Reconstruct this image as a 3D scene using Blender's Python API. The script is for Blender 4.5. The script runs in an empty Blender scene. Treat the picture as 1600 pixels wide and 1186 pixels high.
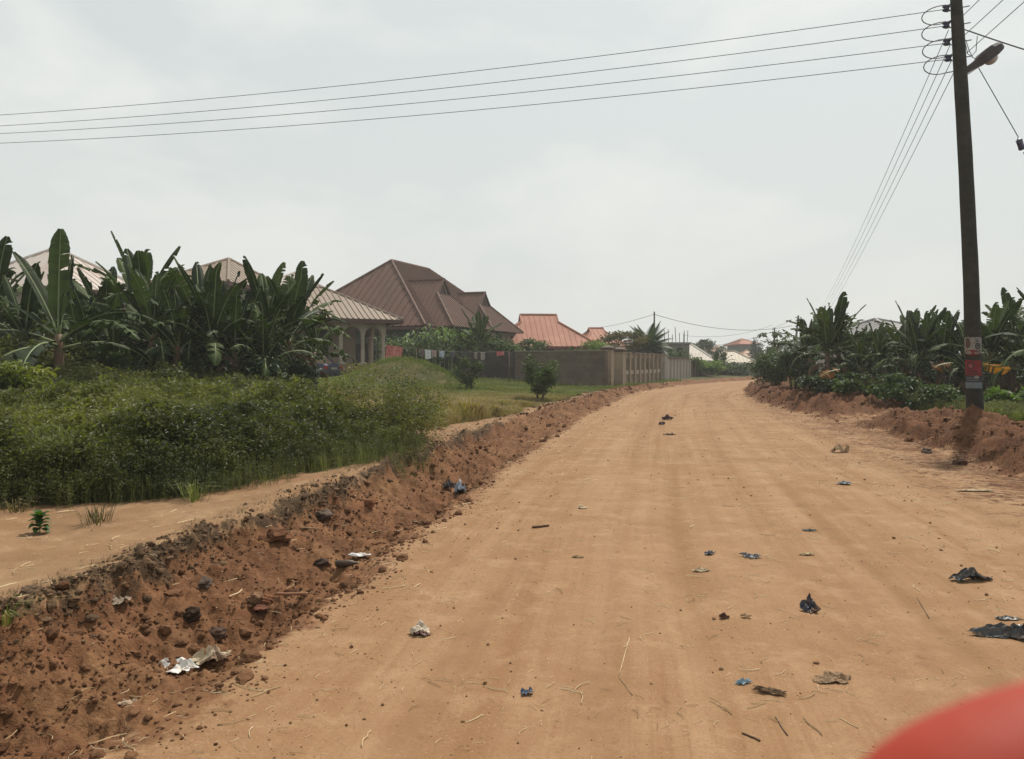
import bpy, bmesh, math, random
import numpy as np
from mathutils import Vector, Matrix, Quaternion

S = bpy.context.scene
COL = S.collection
R = math.radians
PI = math.pi

# ------------------------------------------------------------------ camera
EYE = 1.6
PITCH = math.atan(28 / 1200)
cam_d = bpy.data.cameras.new('camera')
cam_d.sensor_width = 36
cam_d.lens = 27
cam_d.clip_start = 0.01
cam_d.clip_end = 3000
cam_d.dof.use_dof = True
cam_d.dof.focus_distance = 9
cam_d.dof.aperture_fstop = 22
cam = bpy.data.objects.new('camera', cam_d)
COL.objects.link(cam)
cam.location = (0, 0, EYE)
cam.rotation_euler = (R(90) - PITCH, 0, 0)
S.camera = cam

# ------------------------------------------------------------------ world, sun, exposure
SUN_EL, SUN_AZ = R(58), R(30)        # azimuth clockwise from +Y
w = bpy.data.worlds.new('World')
S.world = w
w.use_nodes = True
nt = w.node_tree
nt.nodes.clear()
N = nt.nodes.new
L = nt.links.new
wo = N('ShaderNodeOutputWorld')
bg = N('ShaderNodeBackground')
bg.inputs['Strength'].default_value = 0.138
sky = N('ShaderNodeTexSky')
sky.sky_type = 'NISHITA'
sky.sun_disc = False
sky.sun_elevation = SUN_EL
sky.sun_rotation = SUN_AZ
sky.altitude = 250
sky.air_density = 1.0
sky.dust_density = 6.0
sky.ozone_density = 1.0
tc = N('ShaderNodeTexCoord')
hsv = N('ShaderNodeHueSaturation')
hsv.inputs['Saturation'].default_value = 0.30
L(sky.outputs[0], hsv.inputs['Color'])
# high haze veil: flattens the clear sky to the milky white-grey of a harmattan day
veil = N('ShaderNodeMixRGB')
veil.inputs[0].default_value = 0.86
veil.inputs[2].default_value = (4.9, 5.32, 5.30, 1)
L(hsv.outputs[0], veil.inputs[1])
# soft broken cloud
mp = N('ShaderNodeMapping')
mp.inputs['Scale'].default_value = (1.0, 1.0, 2.1)
mp.inputs['Location'].default_value = (0.35, 0.1, 0.25)
L(tc.outputs['Generated'], mp.inputs['Vector'])
n1 = N('ShaderNodeTexNoise')
n1.inputs['Scale'].default_value = 3.1
n1.inputs['Detail'].default_value = 7
n1.inputs['Roughness'].default_value = 0.52
n1.inputs['Distortion'].default_value = 0.25
L(mp.outputs[0], n1.inputs['Vector'])
cr = N('ShaderNodeValToRGB')
cr.color_ramp.elements[0].position = 0.46
cr.color_ramp.elements[0].color = (0, 0, 0, 1)
cr.color_ramp.elements[1].position = 0.66
cr.color_ramp.elements[1].color = (1, 1, 1, 1)
L(n1.outputs['Fac'], cr.inputs[0])
cl = N('ShaderNodeMixRGB')
L(cr.outputs[0], cl.inputs[0])
L(veil.outputs[0], cl.inputs[1])
cl.inputs[2].default_value = (6.1, 6.25, 6.05, 1)
# the air low over the horizon is a warmer, duller grey
sx = N('ShaderNodeSeparateXYZ')
L(tc.outputs['Generated'], sx.inputs[0])
mr = N('ShaderNodeMapRange')
mr.inputs['From Min'].default_value = 0.0
mr.inputs['From Max'].default_value = 0.34
mr.inputs['To Min'].default_value = 0.85
mr.inputs['To Max'].default_value = 0.0
L(sx.outputs[2], mr.inputs[0])
hz = N('ShaderNodeMixRGB')
L(mr.outputs[0], hz.inputs[0])
L(cl.outputs[0], hz.inputs[1])
hz.inputs[2].default_value = (5.5, 5.6, 5.4, 1)
L(hz.outputs[0], bg.inputs['Color'])
L(bg.outputs[0], wo.inputs['Surface'])

sd = bpy.data.lights.new('sun', 'SUN')
sd.energy = 4.6
sd.angle = R(1.3)
sd.color = (1.0, 0.93, 0.82)
sun = bpy.data.objects.new('sun', sd)
COL.objects.link(sun)
sdir = Vector((math.sin(SUN_AZ) * math.cos(SUN_EL), math.cos(SUN_AZ) * math.cos(SUN_EL), math.sin(SUN_EL)))
sun.rotation_euler = sdir.to_track_quat('Z', 'Y').to_euler()
sun.location = (20, 20, 40)

S.view_settings.view_transform = 'Standard'
S.view_settings.look = 'None'
S.view_settings.exposure = 0.0
S.view_settings.gamma = 1.0
S.cycles.max_bounces = 6
S.cycles.transparent_max_bounces = 8
S.cycles.volume_bounces = 0
S.cycles.use_denoising = True

# ------------------------------------------------------------------ pixel helpers (photograph pixels, 1600 x 1186)
FWD = Vector((0, math.cos(PITCH), -math.sin(PITCH)))
UPV = Vector((0, math.sin(PITCH), math.cos(PITCH)))
def ray(px, py):
    return Vector(((px - 800) / 1200, 0, 0)) + FWD + UPV * ((593 - py) / 1200)
def W(px, py, Y):
    r = ray(px, py)
    r = r * (Y / r.y)
    return Vector((r.x, r.y, EYE + r.z))
def G(px, py, z=0.0):
    r = ray(px, py)
    k = (z - EYE) / r.z
    return Vector((r.x * k, r.y * k, z))

# ------------------------------------------------------------------ noise
def _hash(ix, iy, seed):
    h = (ix.astype(np.int64) * 374761393 + iy.astype(np.int64) * 668265263 + seed * 974634777) & 0xffffffff
    h = ((h ^ (h >> 13)) * 1274126177) & 0xffffffff
    h = (h ^ (h >> 16)) & 0xffffffff
    return h / 4294967295.0
def vnoise(x, y, seed=0):
    x = np.asarray(x, float); y = np.asarray(y, float)
    ix = np.floor(x); iy = np.floor(y)
    fx = x - ix; fy = y - iy
    fx = fx * fx * fx * (fx * (fx * 6 - 15) + 10); fy = fy * fy * fy * (fy * (fy * 6 - 15) + 10)
    a = _hash(ix, iy, seed); b = _hash(ix + 1, iy, seed)
    c = _hash(ix, iy + 1, seed); d = _hash(ix + 1, iy + 1, seed)
    return (a + (b - a) * fx) * (1 - fy) + (c + (d - c) * fx) * fy
def fbm(x, y, f, octv=4, seed=0, rough=0.5):
    s = 0; a = 1.0; t = 0
    for k in range(octv):
        s = s + a * (vnoise(x * f + 17.3 * k, y * f - 9.1 * k, seed + k) * 2 - 1)
        t += a; a *= rough; f *= 2.03
    return s / t
def sstep(a, b, x):
    t = np.clip((np.asarray(x, float) - a) / (b - a), 0, 1)
    return t * t * (3 - 2 * t)

# ------------------------------------------------------------------ road edges and terrain height
LE = np.array([(-30, -4.3), (0, -2.2), (2, -1.72), (4.04, -1.32), (5.12, -1.2), (6.3, -1.05), (8.5, -0.68), (11.3, -0.1), (16.7, .95), (25.6, 2.9), (38.4, 6.0),
               (50.5, 10.9), (58, 15.2), (66, 20.5), (77, 29), (100, 52), (140, 100)])
RE = np.array([(-30, 7.0), (0, 6.9), (5, 6.8), (10.1, 6.75), (12.8, 7.5), (16.7, 8.2), (22.6, 9.0), (27.4, 9.3), (37, 11.2), (48, 14.7), (60, 20.6), (70, 28),
               (82, 39), (105, 62), (140, 108)])
def edge(tab, y):
    y = np.asarray(y, float)
    x = np.interp(y, tab[:, 0], tab[:, 1])
    x1 = np.interp(y + 1.5, tab[:, 0], tab[:, 1]); x0 = np.interp(y - 1.5, tab[:, 0], tab[:, 1])
    s = (x1 - x0) / 3.0
    return (x + x0 + x1) / 3, 1 / np.sqrt(1 + s * s)
def dleft(x, y):
    e, c = edge(LE, y); return (e - x) * c
def dright(x, y):
    e, c = edge(RE, y); return (x - e) * c
MOUND = (-5.6, 40.0)
def tracks(x, y):
    """0..1 where wheels have run: pairs of ruts that wander along the road"""
    dl = dleft(x, y); t = 0 * x
    for k, (c, w_, f) in enumerate([(-1.25, .10, .05), (-2.65, .10, .05), (-1.85, .13, .035), (-3.3, .13, .035), (-4.1, .11, .045), (-5.5, .11, .045), (-3.75, .08, .08), (-2.3, .08, .08)]):
        wob = .55 * (vnoise(y * f + 3.1 * (k // 2), 0 * y + 7.7 * (k // 2), 140 + k // 2) - .5) + .03 * (vnoise(y * .9, 0 * y + k, 150 + k) - .5)
        g = np.exp(-((dl - c - wob) / w_) ** 2) * sstep(.28, .60, vnoise(y * .13 + 9 * k, 0 * y + k, 160 + k))
        t = np.maximum(t, g)
    return t
def height(x, y, fine=True):
    x = np.asarray(x, float); y = np.asarray(y, float)
    dl = dleft(x, y); dr = dright(x, y)
    n_lo = fbm(x, y, 0.45, 3, 5)
    n_mid = fbm(x, y, 1.7, 4, 9)
    z = 0.012 * fbm(x, y, .6, 2, 2) + 0.0 * x
    z = z - .016 * tracks(x, y) * (dleft(x, y) < -.2)
    # left side: ditch near the camera, fading to a low spoil ridge further on
    near = 1 - sstep(13, 24, y)
    d = dl + 0.16 * n_mid + 0.10 * n_lo
    ditch = np.interp(d, [0, .18, .40, .68, .94, 1.05, 1.15, 1.3, 1.9, 2.8], [0, -.05, -.13, -.06, .08, .14, .30, .33, .27, .25])
    spoil = np.interp(d, [-.1, .2, .55, 1.0, 1.6, 3.0], [0, .10, .25, .17, .10, .12])
    zl = ditch * near + spoil * (1 - near)
    rise = 0.42 * sstep(2.5, 15, dl) * sstep(3, 9, y) + 0.10 * sstep(14, 40, dl)
    zl = zl + rise
    side_l = sstep(-0.1, 0.1, dl)
    z = z + zl * side_l
    z = z - 2.4 * sstep(80, 96, y)
    # grassy mound
    q = np.sqrt(((x - MOUND[0]) / 4.3) ** 2 + ((y - MOUND[1]) / 4.0) ** 2)
    z = z + 1.26 * np.where(q < 1, np.cos(np.clip(q, 0, 1) * PI) * .5 + .5, 0)
    # right side: two long heaps of red spoil with a gap between
    d2 = dr + 0.30 * n_mid + 0.18 * n_lo
    gap = np.clip(1 - np.exp(-((y - 20.3) / 1.5) ** 2) * 1.0, 0, 1)
    heap = np.interp(d2, [-.1, .35, 0.9, 1.5, 2.3, 3.2], [0, .20, .44, .50, .34, .24])
    heap2 = np.interp(d2, [-.1, .35, 0.9, 1.5, 2.3, 3.2], [0, .05, .09, .12, .17, .24])
    hz_ = (heap * gap + heap2 * (1 - gap)) * (1 + .25 * n_lo)
    z = z + (hz_ + 0.15 * sstep(4, 14, dr)) * sstep(-.1, .1, dr)
    if fine:
        soilL = sstep(0.0, .3, d) * (1 - sstep(1.12, 1.35, d)) * near + sstep(-.1, .3, d) * (1 - sstep(1.1, 1.7, d)) * (1 - near)
        soilR = sstep(-.1, .3, d2) * (1 - sstep(2.0, 2.8, d2)) * (.35 + .65 * gap)
        soil = np.clip(soilL + soilR, 0, 1)
        lump = np.abs(fbm(x, y, 3.0, 5, 31, .62)); lump2 = np.abs(fbm(x + 4, y, 7.0, 3, 37, .6))
        z = z + soil * (1 + .7 * (dr > -1)) * (.17 * fbm(x, y, 1.9, 5, 31, .6) + 0.09 * (lump - .18) + 0.05 * (.2 - lump2) + .035 * fbm(x, y, 14, 3, 41))
        # crumbling crust on the lip of the ditch
        lip = np.exp(-((d - 1.18) / .14) ** 2) * near
        z = z + lip * (0.09 * np.abs(fbm(x, y, 6, 4, 51, .65)) - .02)
        # tyre ruts on the road
        road = (1 - side_l) * (1 - sstep(-.1, .1, dr))
        z = z + road * (.010 * vnoise(dl * 2.6 + .35 * fbm(x, y, .25, 2, 61), y * .05, 62) + .006 * vnoise(dl * 9, y * .12, 63) + .004 * fbm(x, y, 6, 3, 64))
        z = z + (1 - soil) * side_l * .02 * fbm(x, y, 3, 3, 65)
    return z
def H(x, y):
    return float(height(np.array([x]), np.array([y]))[0])

# ------------------------------------------------------------------ object helpers
def tag(o, label=None, cat=None, group=None, kind=None):
    if label: o['label'] = label
    if cat: o['category'] = cat
    if group: o['group'] = group
    if kind: o['kind'] = kind
    return o
def thing(name, label, cat, loc=(0, 0, 0), rz=0, group=None, scale=1):
    o = bpy.data.objects.new(name, None)
    COL.objects.link(o)
    o.location = loc; o.rotation_euler = (0, 0, rz)
    if scale != 1: o.scale = (scale,) * 3
    o.empty_display_size = .2
    return tag(o, label, cat, group)
class MB:
    def __init__(s):
        s.v = []; s.f = []; s.m = []; s.c = []
        s.smooth = False
    def add(s, vs, fs, mi=0, c=0.5):
        b = len(s.v)
        s.v.extend([tuple(p) for p in vs]); s.c.extend([c] * len(vs))
        for f in fs:
            s.f.append(tuple(i + b for i in f)); s.m.append(mi)
        return s
    def box(s, x0, x1, y0, y1, z0, z1, M=None, mi=0, c=.5):
        p = [Vector((x, y, z)) for z in (z0, z1) for y in (y0, y1) for x in (x0, x1)]
        if M is not None: p = [M @ q for q in p]
        return s.add(p, [(0, 2, 3, 1), (4, 5, 7, 6), (0, 1, 5, 4), (2, 6, 7, 3), (0, 4, 6, 2), (1, 3, 7, 5)], mi, c)
    def tube(s, pts, rad, n=8, mi=0, cap=True, c=.5):
        pts = [Vector(p) for p in pts]
        if not hasattr(rad, '__len__'): rad = [rad] * len(pts)
        b = len(s.v); up = None
        for i, p in enumerate(pts):
            t = (pts[min(i + 1, len(pts) - 1)] - pts[max(i - 1, 0)])
            t = t.normalized() if t.length > 1e-9 else Vector((0, 0, 1))
            if up is None:
                up = Vector((0, 0, 1)) if abs(t.z) < .9 else Vector((0, 1, 0))
            x = t.cross(up)
            if x.length < 1e-6: x = t.orthogonal()
            x.normalize(); y = x.cross(t).normalized(); up = y
            for k in range(n):
                a = 2 * PI * k / n
                s.v.append(tuple(p + (x * math.cos(a) + y * math.sin(a)) * rad[i])); s.c.append(c)
        for i in range(len(pts) - 1):
            for k in range(n):
                k2 = (k + 1) % n
                s.f.append((b + i * n + k, b + i * n + k2, b + (i + 1) * n + k2, b + (i + 1) * n + k)); s.m.append(mi)
        if cap:
            s.f.append(tuple(b + k for k in range(n))[::-1]); s.m.append(mi)
            e = b + (len(pts) - 1) * n
            s.f.append(tuple(e + k for k in range(n))); s.m.append(mi)
        return s
    def lathe(s, prof, n=16, c0=(0, 0, 0), M=None, mi=0, c=.5):
        b = len(s.v)
        for r, z in prof:
            for k in range(n):
                a = 2 * PI * k / n
                p = Vector((c0[0] + r * math.cos(a), c0[1] + r * math.sin(a), c0[2] + z))
                if M is not None: p = M @ p
                s.v.append(tuple(p)); s.c.append(c)
        for i in range(len(prof) - 1):
            for k in range(n):
                k2 = (k + 1) % n
                s.f.append((b + i * n + k, b + i * n + k2, b + (i + 1) * n + k2, b + (i + 1) * n + k)); s.m.append(mi)
        s.f.append(tuple(b + k for k in range(n))[::-1]); s.m.append(mi)
        e = b + (len(prof) - 1) * n
        s.f.append(tuple(e + k for k in range(n))); s.m.append(mi)
        return s
    def build(s, name, mats, parent=None, smooth=None):
        me = bpy.data.meshes.new(name)
        me.from_pydata(s.v, [], s.f)
        if not isinstance(mats, (list, tuple)): mats = [mats]
        for m in mats: me.materials.append(m)
        if len(mats) > 1: me.polygons.foreach_set('material_index', s.m)
        if smooth if smooth is not None else s.smooth:
            me.polygons.foreach_set('use_smooth', [True] * len(me.polygons))
        at = me.attributes.new('shade', 'FLOAT', 'POINT')
        at.data.foreach_set('value', s.c)
        me.update()
        o = bpy.data.objects.new(name, me)
        COL.objects.link(o)
        if parent is not None: o.parent = parent
        return o
def np_mesh(name, V, F, mat, shade=None, parent=None, smooth=False, uv=None, cols=None, track=None):
    """V n x 3, F m x k (all faces the same size)"""
    me = bpy.data.meshes.new(name)
    n, (m, k) = len(V), F.shape
    me.vertices.add(n); me.vertices.foreach_set('co', np.ascontiguousarray(V, np.float32).ravel())
    me.loops.add(m * k); me.loops.foreach_set('vertex_index', np.ascontiguousarray(F, np.int32).ravel())
    me.polygons.add(m)
    me.polygons.foreach_set('loop_start', np.arange(0, m * k, k, dtype=np.int32))
    me.polygons.foreach_set('loop_total', np.full(m, k, np.int32))
    me.polygons.foreach_set('use_smooth', np.full(m, smooth, bool))
    if shade is not None:
        at = me.attributes.new('shade', 'FLOAT', 'POINT'); at.data.foreach_set('value', np.ascontiguousarray(shade, np.float32))
    if track is not None:
        at = me.attributes.new('track', 'FLOAT', 'POINT'); at.data.foreach_set('value', np.ascontiguousarray(track, np.float32))
    if cols is not None:
        at = me.attributes.new('zone', 'FLOAT_VECTOR', 'POINT'); at.data.foreach_set('vector', np.ascontiguousarray(cols, np.float32).ravel())
    if uv is not None:
        at = me.attributes.new('lane', 'FLOAT_VECTOR', 'POINT'); at.data.foreach_set('vector', np.ascontiguousarray(uv, np.float32).ravel())
    me.materials.append(mat)
    me.update(calc_edges=True); me.validate()
    o = bpy.data.objects.new(name, me)
    COL.objects.link(o)
    if parent is not None: o.parent = parent
    return o
def scatter_mesh(tv, tf, tc_, pos, rz, sc, shade, tilt=None):
    """tile template (verts, faces, shade) over instances -> V, F, shade"""
    n = len(pos); k = len(tv)
    c, s_ = np.cos(rz)[:, None], np.sin(rz)[:, None]
    X = tv[None, :, 0] * sc[:, None]; Y = tv[None, :, 1] * sc[:, None]; Z = tv[None, :, 2] * sc[:, None]
    if tilt is not None:
        X = X + Z * tilt[:, 0:1]; Y = Y + Z * tilt[:, 1:2]
    V = np.stack([X * c - Y * s_ + pos[:, 0:1], X * s_ + Y * c + pos[:, 1:2], Z + pos[:, 2:3]], -1).reshape(-1, 3)
    F = (tf[None] + (np.arange(n) * k)[:, None, None]).reshape(-1, tf.shape[1])
    C = (tc_[None, :] * .5 + shade[:, None] * .5).reshape(-1)
    return V, F, C
def copy_tree(o, parent=None):
    c = o.copy(); COL.objects.link(c)
    if parent is not None: c.parent = parent
    for ch in list(o.children): copy_tree(ch, c)
    return c

# ------------------------------------------------------------------ materials
class NT:
    def __init__(s, name):
        s.m = bpy.data.materials.new(name); s.m.use_nodes = True
        s.t = s.m.node_tree; s.t.nodes.clear()
        s.out = s.t.nodes.new('ShaderNodeOutputMaterial')
    def n(s, ty, ins=None, **kw):
        d = s.t.nodes.new('ShaderNode' + ty)
        for k, v in kw.items(): setattr(d, k, v)
        for k, v in (ins or {}).items():
            if isinstance(v, bpy.types.NodeSocket): s.t.links.new(v, d.inputs[k])
            else:
                if isinstance(v, tuple) and len(v) == 3 and d.inputs[k].type == 'RGBA': v = (*v, 1)
                d.inputs[k].default_value = v
        return d
    def l(s, a, b): s.t.links.new(a, b)
    def noise(s, scale, detail=4, rough=.55, vec=None, dist=0):
        i = {'Scale': scale, 'Detail': detail, 'Roughness': rough, 'Distortion': dist}
        if vec is not None: i['Vector'] = vec
        return s.n('TexNoise', i).outputs['Fac']
    def mix(s, f, a, b, mode='MIX'):
        return s.n('MixRGB', {0: f, 1: a, 2: b}, blend_type=mode).outputs[0]
    def ramp(s, f, *el):
        r = s.n('ValToRGB', {0: f}); e = r.color_ramp.elements
        while len(e) < len(el): e.new(.5)
        for q, (p, c) in zip(e, el):
            q.position = p; q.color = (c, c, c, 1) if not isinstance(c, tuple) else (*c, 1)
        return r.outputs[0]
    def math(s, op, a, b=0.0, c=0.0):
        return s.n('Math', {0: a, 1: b, 2: c}, operation=op).outputs[0]
    def bsdf(s, col, rough=.8, bump=None, bstr=.5, bdist=.02, spec=.3, metal=0, **kw):
        i = {'Base Color': col, 'Roughness': rough, 'Metallic': metal, 'Specular IOR Level': spec}
        if bump is not None:
            b = s.n('Bump', {'Height': bump, 'Strength': bstr, 'Distance': bdist})
            i['Normal'] = b.outputs[0]
        i.update(kw)
        p = s.n('BsdfPrincipled', i)
        s.l(p.outputs[0], s.out.inputs['Surface'])
        return s.m
MATS = {}
def simple(name, col, rough=.7, var=.25, scale=6, bump=.0, metal=0, spec=.3, dirt=None, dscale=1.5):
    if name in MATS: return MATS[name]
    t = NT(name)
    col = tuple(c * .80 for c in col); dirt = tuple(c * .80 for c in dirt) if dirt else None
    co = t.n('TexCoord').outputs['Object']
    n = t.noise(scale, 5, .6, co)
    dark = tuple(c * (1 - var) for c in col); lite = tuple(min(1, c * (1 + var * .6)) for c in col)
    c = t.mix(t.ramp(n, (.3, 0.0), (.7, 1.0)), dark, lite)
    if dirt:
        c = t.mix(t.ramp(t.noise(dscale, 6, .65, co), (.48, 0.0), (.66, .8)), c, dirt)
    MATS[name] = t.bsdf(c, rough, t.noise(scale * 6, 4, .6, co) if bump else None, bump, .01, spec, metal)
    return MATS[name]
def foliage(name, dark, lite, trans=.35, rough=.55, dead=None, spec=.3):
    if name in MATS: return MATS[name]
    t = NT(name)
    sh = t.n('Attribute', attribute_name='shade').outputs['Fac']
    co = t.n('TexCoord').outputs['Object']
    f = t.math('ADD', sh, t.math('MULTIPLY', t.math('SUBTRACT', t.noise(1.3, 3, .5, co), .5), .7))
    f = t.math('ADD', f, t.math('MULTIPLY', t.math('SUBTRACT', t.n('ObjectInfo').outputs['Random'], .5), .22))
    if dead: c = t.ramp(f, (0.05, dark), (.55, lite), (.80, dead[0]), (.95, dead[1]))
    else: c = t.ramp(f, (0.1, dark), (.9, lite))
    c = t.mix(1.0, c, (.86, .86, .86), 'MULTIPLY')
    p = t.n('BsdfPrincipled', {'Base Color': c, 'Roughness': rough, 'Specular IOR Level': spec})
    tr = t.n('BsdfTranslucent', {'Color': t.mix(1.0, c, (1.35, 1.6, .55), 'MULTIPLY')})
    mx = t.n('MixShader', {0: trans, 1: p.outputs[0], 2: tr.outputs[0]})
    t.l(mx.outputs[0], t.out.inputs['Surface'])
    MATS[name] = t.m
    return t.m
# ------------------------------------------------------------------ ground
def ground_material():
    t = NT('ground')
    z = t.n('Attribute', attribute_name='zone').outputs['Vector']
    ln = t.n('Attribute', attribute_name='lane').outputs['Vector']
    co = t.n('TexCoord').outputs['Object']
    sp = t.n('SeparateXYZ', {0: z})
    soil, grass, crust = sp.outputs[0], sp.outputs[1], sp.outputs[2]
    # sand of the road: wheel lanes run along the road
    m1 = t.n('Mapping', {'Vector': ln, 'Scale': (1.9, .05, 0)}).outputs[0]
    m2 = t.n('Mapping', {'Vector': ln, 'Scale': (9.0, .16, 0)}).outputs[0]
    m3 = t.n('Mapping', {'Vector': ln, 'Scale': (26.0, .35, 0)}).outputs[0]
    tr_ = t.noise(1.0, 3, .6, m3)
    path = t.n('SeparateXYZ', {0: ln}).outputs[2]
    lanes = t.noise(1.0, 3, .55, m1)
    fine = t.noise(1.0, 4, .6, m2)
    sand = t.mix(t.ramp(lanes, (.36, 0.0), (.64, 1.0)), (.365, .226, .130), (.280, .157, .080))
    sand = t.mix(t.math('MULTIPLY', t.ramp(fine, (.40, 0.0), (.66, 1.0)), t.ramp(t.noise(.35, 4, .6, co), (.34, .14), (.62, .50))), sand, (.42, .275, .165))
    sand = t.mix(t.math('MULTIPLY', t.ramp(tr_, (.50, 0.0), (.66, 1.0)), t.ramp(t.noise(.28, 4, .6, t.n('Mapping', {'Vector': co, 'Location': (7, 3, 0)}).outputs[0]), (.38, 0.05), (.64, .50))), sand, (.25, .135, .068))
    sand = t.mix(t.math('MULTIPLY', path, .8), sand, t.mix(t.ramp(t.noise(1.1, 5, .65, co), (.35, 0.0), (.65, 1.0)), (.20, .118, .062), (.30, .19, .11)))
    sand = t.mix(t.math('MULTIPLY', t.ramp(t.noise(.75, 7, .68, co), (.46, 0.0), (.66, 1.0)), .65), sand, (.26, .138, .070))
    sand = t.mix(t.math('MULTIPLY', t.ramp(t.noise(2.6, 7, .72, co), (.50, 0.0), (.66, 1.0)), .45), sand, (.46, .31, .19))
    grit = t.noise(38, 4, .7, co)
    sand = t.mix(t.math('MULTIPLY', t.ramp(grit, (.56, 0.0), (.68, 1.0)), .38), sand, (.22, .10, .045))
    speck = t.noise(95, 2, .5, co)
    sand = t.mix(t.math('MULTIPLY', t.ramp(speck, (.62, 0.0), (.70, 1.0)), .5), sand, (.13, .06, .03))
    sand = t.mix(t.math('MULTIPLY', t.ramp(t.noise(70, 2, .5, co), (.64, 0.0), (.72, 1.0)), .45), sand, (.52, .38, .24))
    tk = t.n('Attribute', attribute_name='track').outputs['Fac']
    sand = t.mix(t.math('MULTIPLY', tk, t.ramp(t.noise(3, 5, .65, co), (.35, .25), (.65, .85))), sand, (.255, .142, .073))
    # red clay
    red = t.mix(t.ramp(t.noise(2.4, 6, .65, co), (.32, 0.0), (.68, 1.0)), (.105, .046, .022), (.250, .120, .060))
    red = t.mix(t.math('MULTIPLY', t.ramp(t.noise(19, 4, .7, co), (.50, 0.0), (.68, 1.0)), .55), red, (.28, .155, .085))
    red = t.mix(t.math('MULTIPLY', t.math('GREATER_THAN', t.n('SeparateXYZ', {0: ln}).outputs[0], -1.0), t.ramp(t.noise(.9, 5, .62, co), (.50, 0.0), (.62, .75))), red, t.mix(t.ramp(t.noise(14, 4, .6, co), (.35, 0.0), (.65, 1.0)), (.17, .085, .040), (.33, .185, .095)))
    red = t.mix(t.math('LESS_THAN', t.n('SeparateXYZ', {0: ln}).outputs[0], -3.0), red, t.mix(1.0, red, (.74, .68, .64), 'MULTIPLY'))
    # soil under the grass
    gs = t.mix(t.ramp(t.noise(.9, 6, .6, co), (.35, 0.0), (.65, 1.0)), (.055, .060, .020), (.12, .095, .040))
    gs = t.mix(t.math('MULTIPLY', t.ramp(t.noise(26, 3, .7, co), (.5, 0.0), (.7, 1.0)), .5), gs, (.05, .075, .018))
    nz = t.math('ADD', t.math('MULTIPLY', t.math('SUBTRACT', t.noise(7, 6, .72, co), .5), 1.5), t.math('MULTIPLY', t.math('SUBTRACT', t.noise(1.4, 3, .5, co), .5), .7))
    c = t.mix(t.ramp(t.math('ADD', soil, nz), (.38, 0.0), (.62, 1.0)), sand, red)
    c = t.mix(t.ramp(t.math('ADD', grass, nz), (.36, 0.0), (.60, 1.0)), c, gs)
    c = t.mix(t.math('MULTIPLY', t.ramp(t.math('ADD', crust, nz), (.40, 0.0), (.66, 1.0)), .9), c, (.052, .034, .020))
    c = t.mix(1.0, c, (.78, .76, .72), 'MULTIPLY')
    b = t.math('ADD', t.math('MULTIPLY', grit, .35), t.math('ADD', t.noise(11, 6, .7, co), t.math('MULTIPLY', fine, .4)))
    bs = t.math('ADD', .35, t.math('MULTIPLY', soil, .6))
    bm = t.n('Bump', {'Height': b, 'Strength': bs, 'Distance': .035})
    p = t.n('BsdfPrincipled', {'Base Color': c, 'Roughness': .92, 'Specular IOR Level': .15, 'Normal': bm.outputs[0]})
    t.l(p.outputs[0], t.out.inputs['Surface'])
    return t.m

# weed field boundary (ground positions)
WEED_Y = np.array([-30, 5.6, 6.3, 6.9, 7.4, 7.9, 9.0, 10.8, 12.2, 14.0, 18, 24, 32, 45])
WEED_X = np.array([-60, -9, -6.2, -4.6, -3.4, -2.7, -2.15, -1.5, -1.5, -2.1, -3.8, -5.8, -8.6, -13])
def weedin(x, y):
    """metres inside the tall weed field (negative outside)"""
    b = np.interp(y, WEED_Y, WEED_X)
    return np.minimum(b - x, (y - 6.0) * 1.4 + .35 * np.clip(-x - 5, 0, 6)) + .38 * fbm(x, y, .8, 3, 71) + .22 * fbm(x, y, 3.1, 2, 72)
def grassin(x, y):
    """short grass cover, 0..1"""
    dl = dleft(x, y); dr = dright(x, y)
    n = fbm(x, y, .5, 3, 81)
    near = 1 - sstep(13, 24, y)
    a = sstep(1.5, 2.3, dl + .5 * n - .5 * near) * sstep(14.0, 16.5, y + .9 * n + np.clip(-(x + 3), 0, 3))
    a = np.maximum(a, sstep(0, .4, weedin(x, y)))
    b = sstep(2.2, 3.0, dr + .5 * n)
    return np.clip(a + b, 0, 1)

rows = [-30.0]
while rows[-1] < 0: rows.append(rows[-1] + max(.25, -rows[-1] * .12))
y = max(rows[-1], 0.0)
while y < 360:
    y += max(.022, .0062 * (y + .6)) if y > 1.8 else .08
    rows.append(y)
rows = np.array(rows)
u = np.linspace(-1, 1, 1000)
tt = np.where(u < 0, u, u) * (0.55 + 1.45 * np.abs(u) ** 2.6)
wd = np.where(rows > 2, rows + 1.5, 3.5 + (2 - rows) * .9)
GX = tt[None, :] * wd[:, None]
GY = np.repeat(rows[:, None], len(u), 1)
GZ = height(GX, GY)
far = sstep(150, 360, GY)
GZ = GZ * (1 - far) - 1.4 * far
dl = dleft(GX, GY); dr = dright(GX, GY)
n_lo = fbm(GX, GY, 0.45, 3, 5); n_mid = fbm(GX, GY, 1.7, 4, 9)
d = dl + .16 * n_mid + .10 * n_lo
d2 = dr + .30 * n_mid + .18 * n_lo
near = 1 - sstep(13, 24, GY)
soil = sstep(-.5, .45, d) * (1 - sstep(1.06, 1.20, d)) * near + sstep(-.2, .2, d) * (1 - sstep(1.2, 1.9, d)) * (1 - near)
gap = np.clip(1 - np.exp(-((GY - 20.3) / 1.5) ** 2), 0, 1)
soil = soil + sstep(-.3, .3, d2) * (1 - sstep(2.2, 3.0, d2)) * (.45 + .55 * gap)
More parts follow.
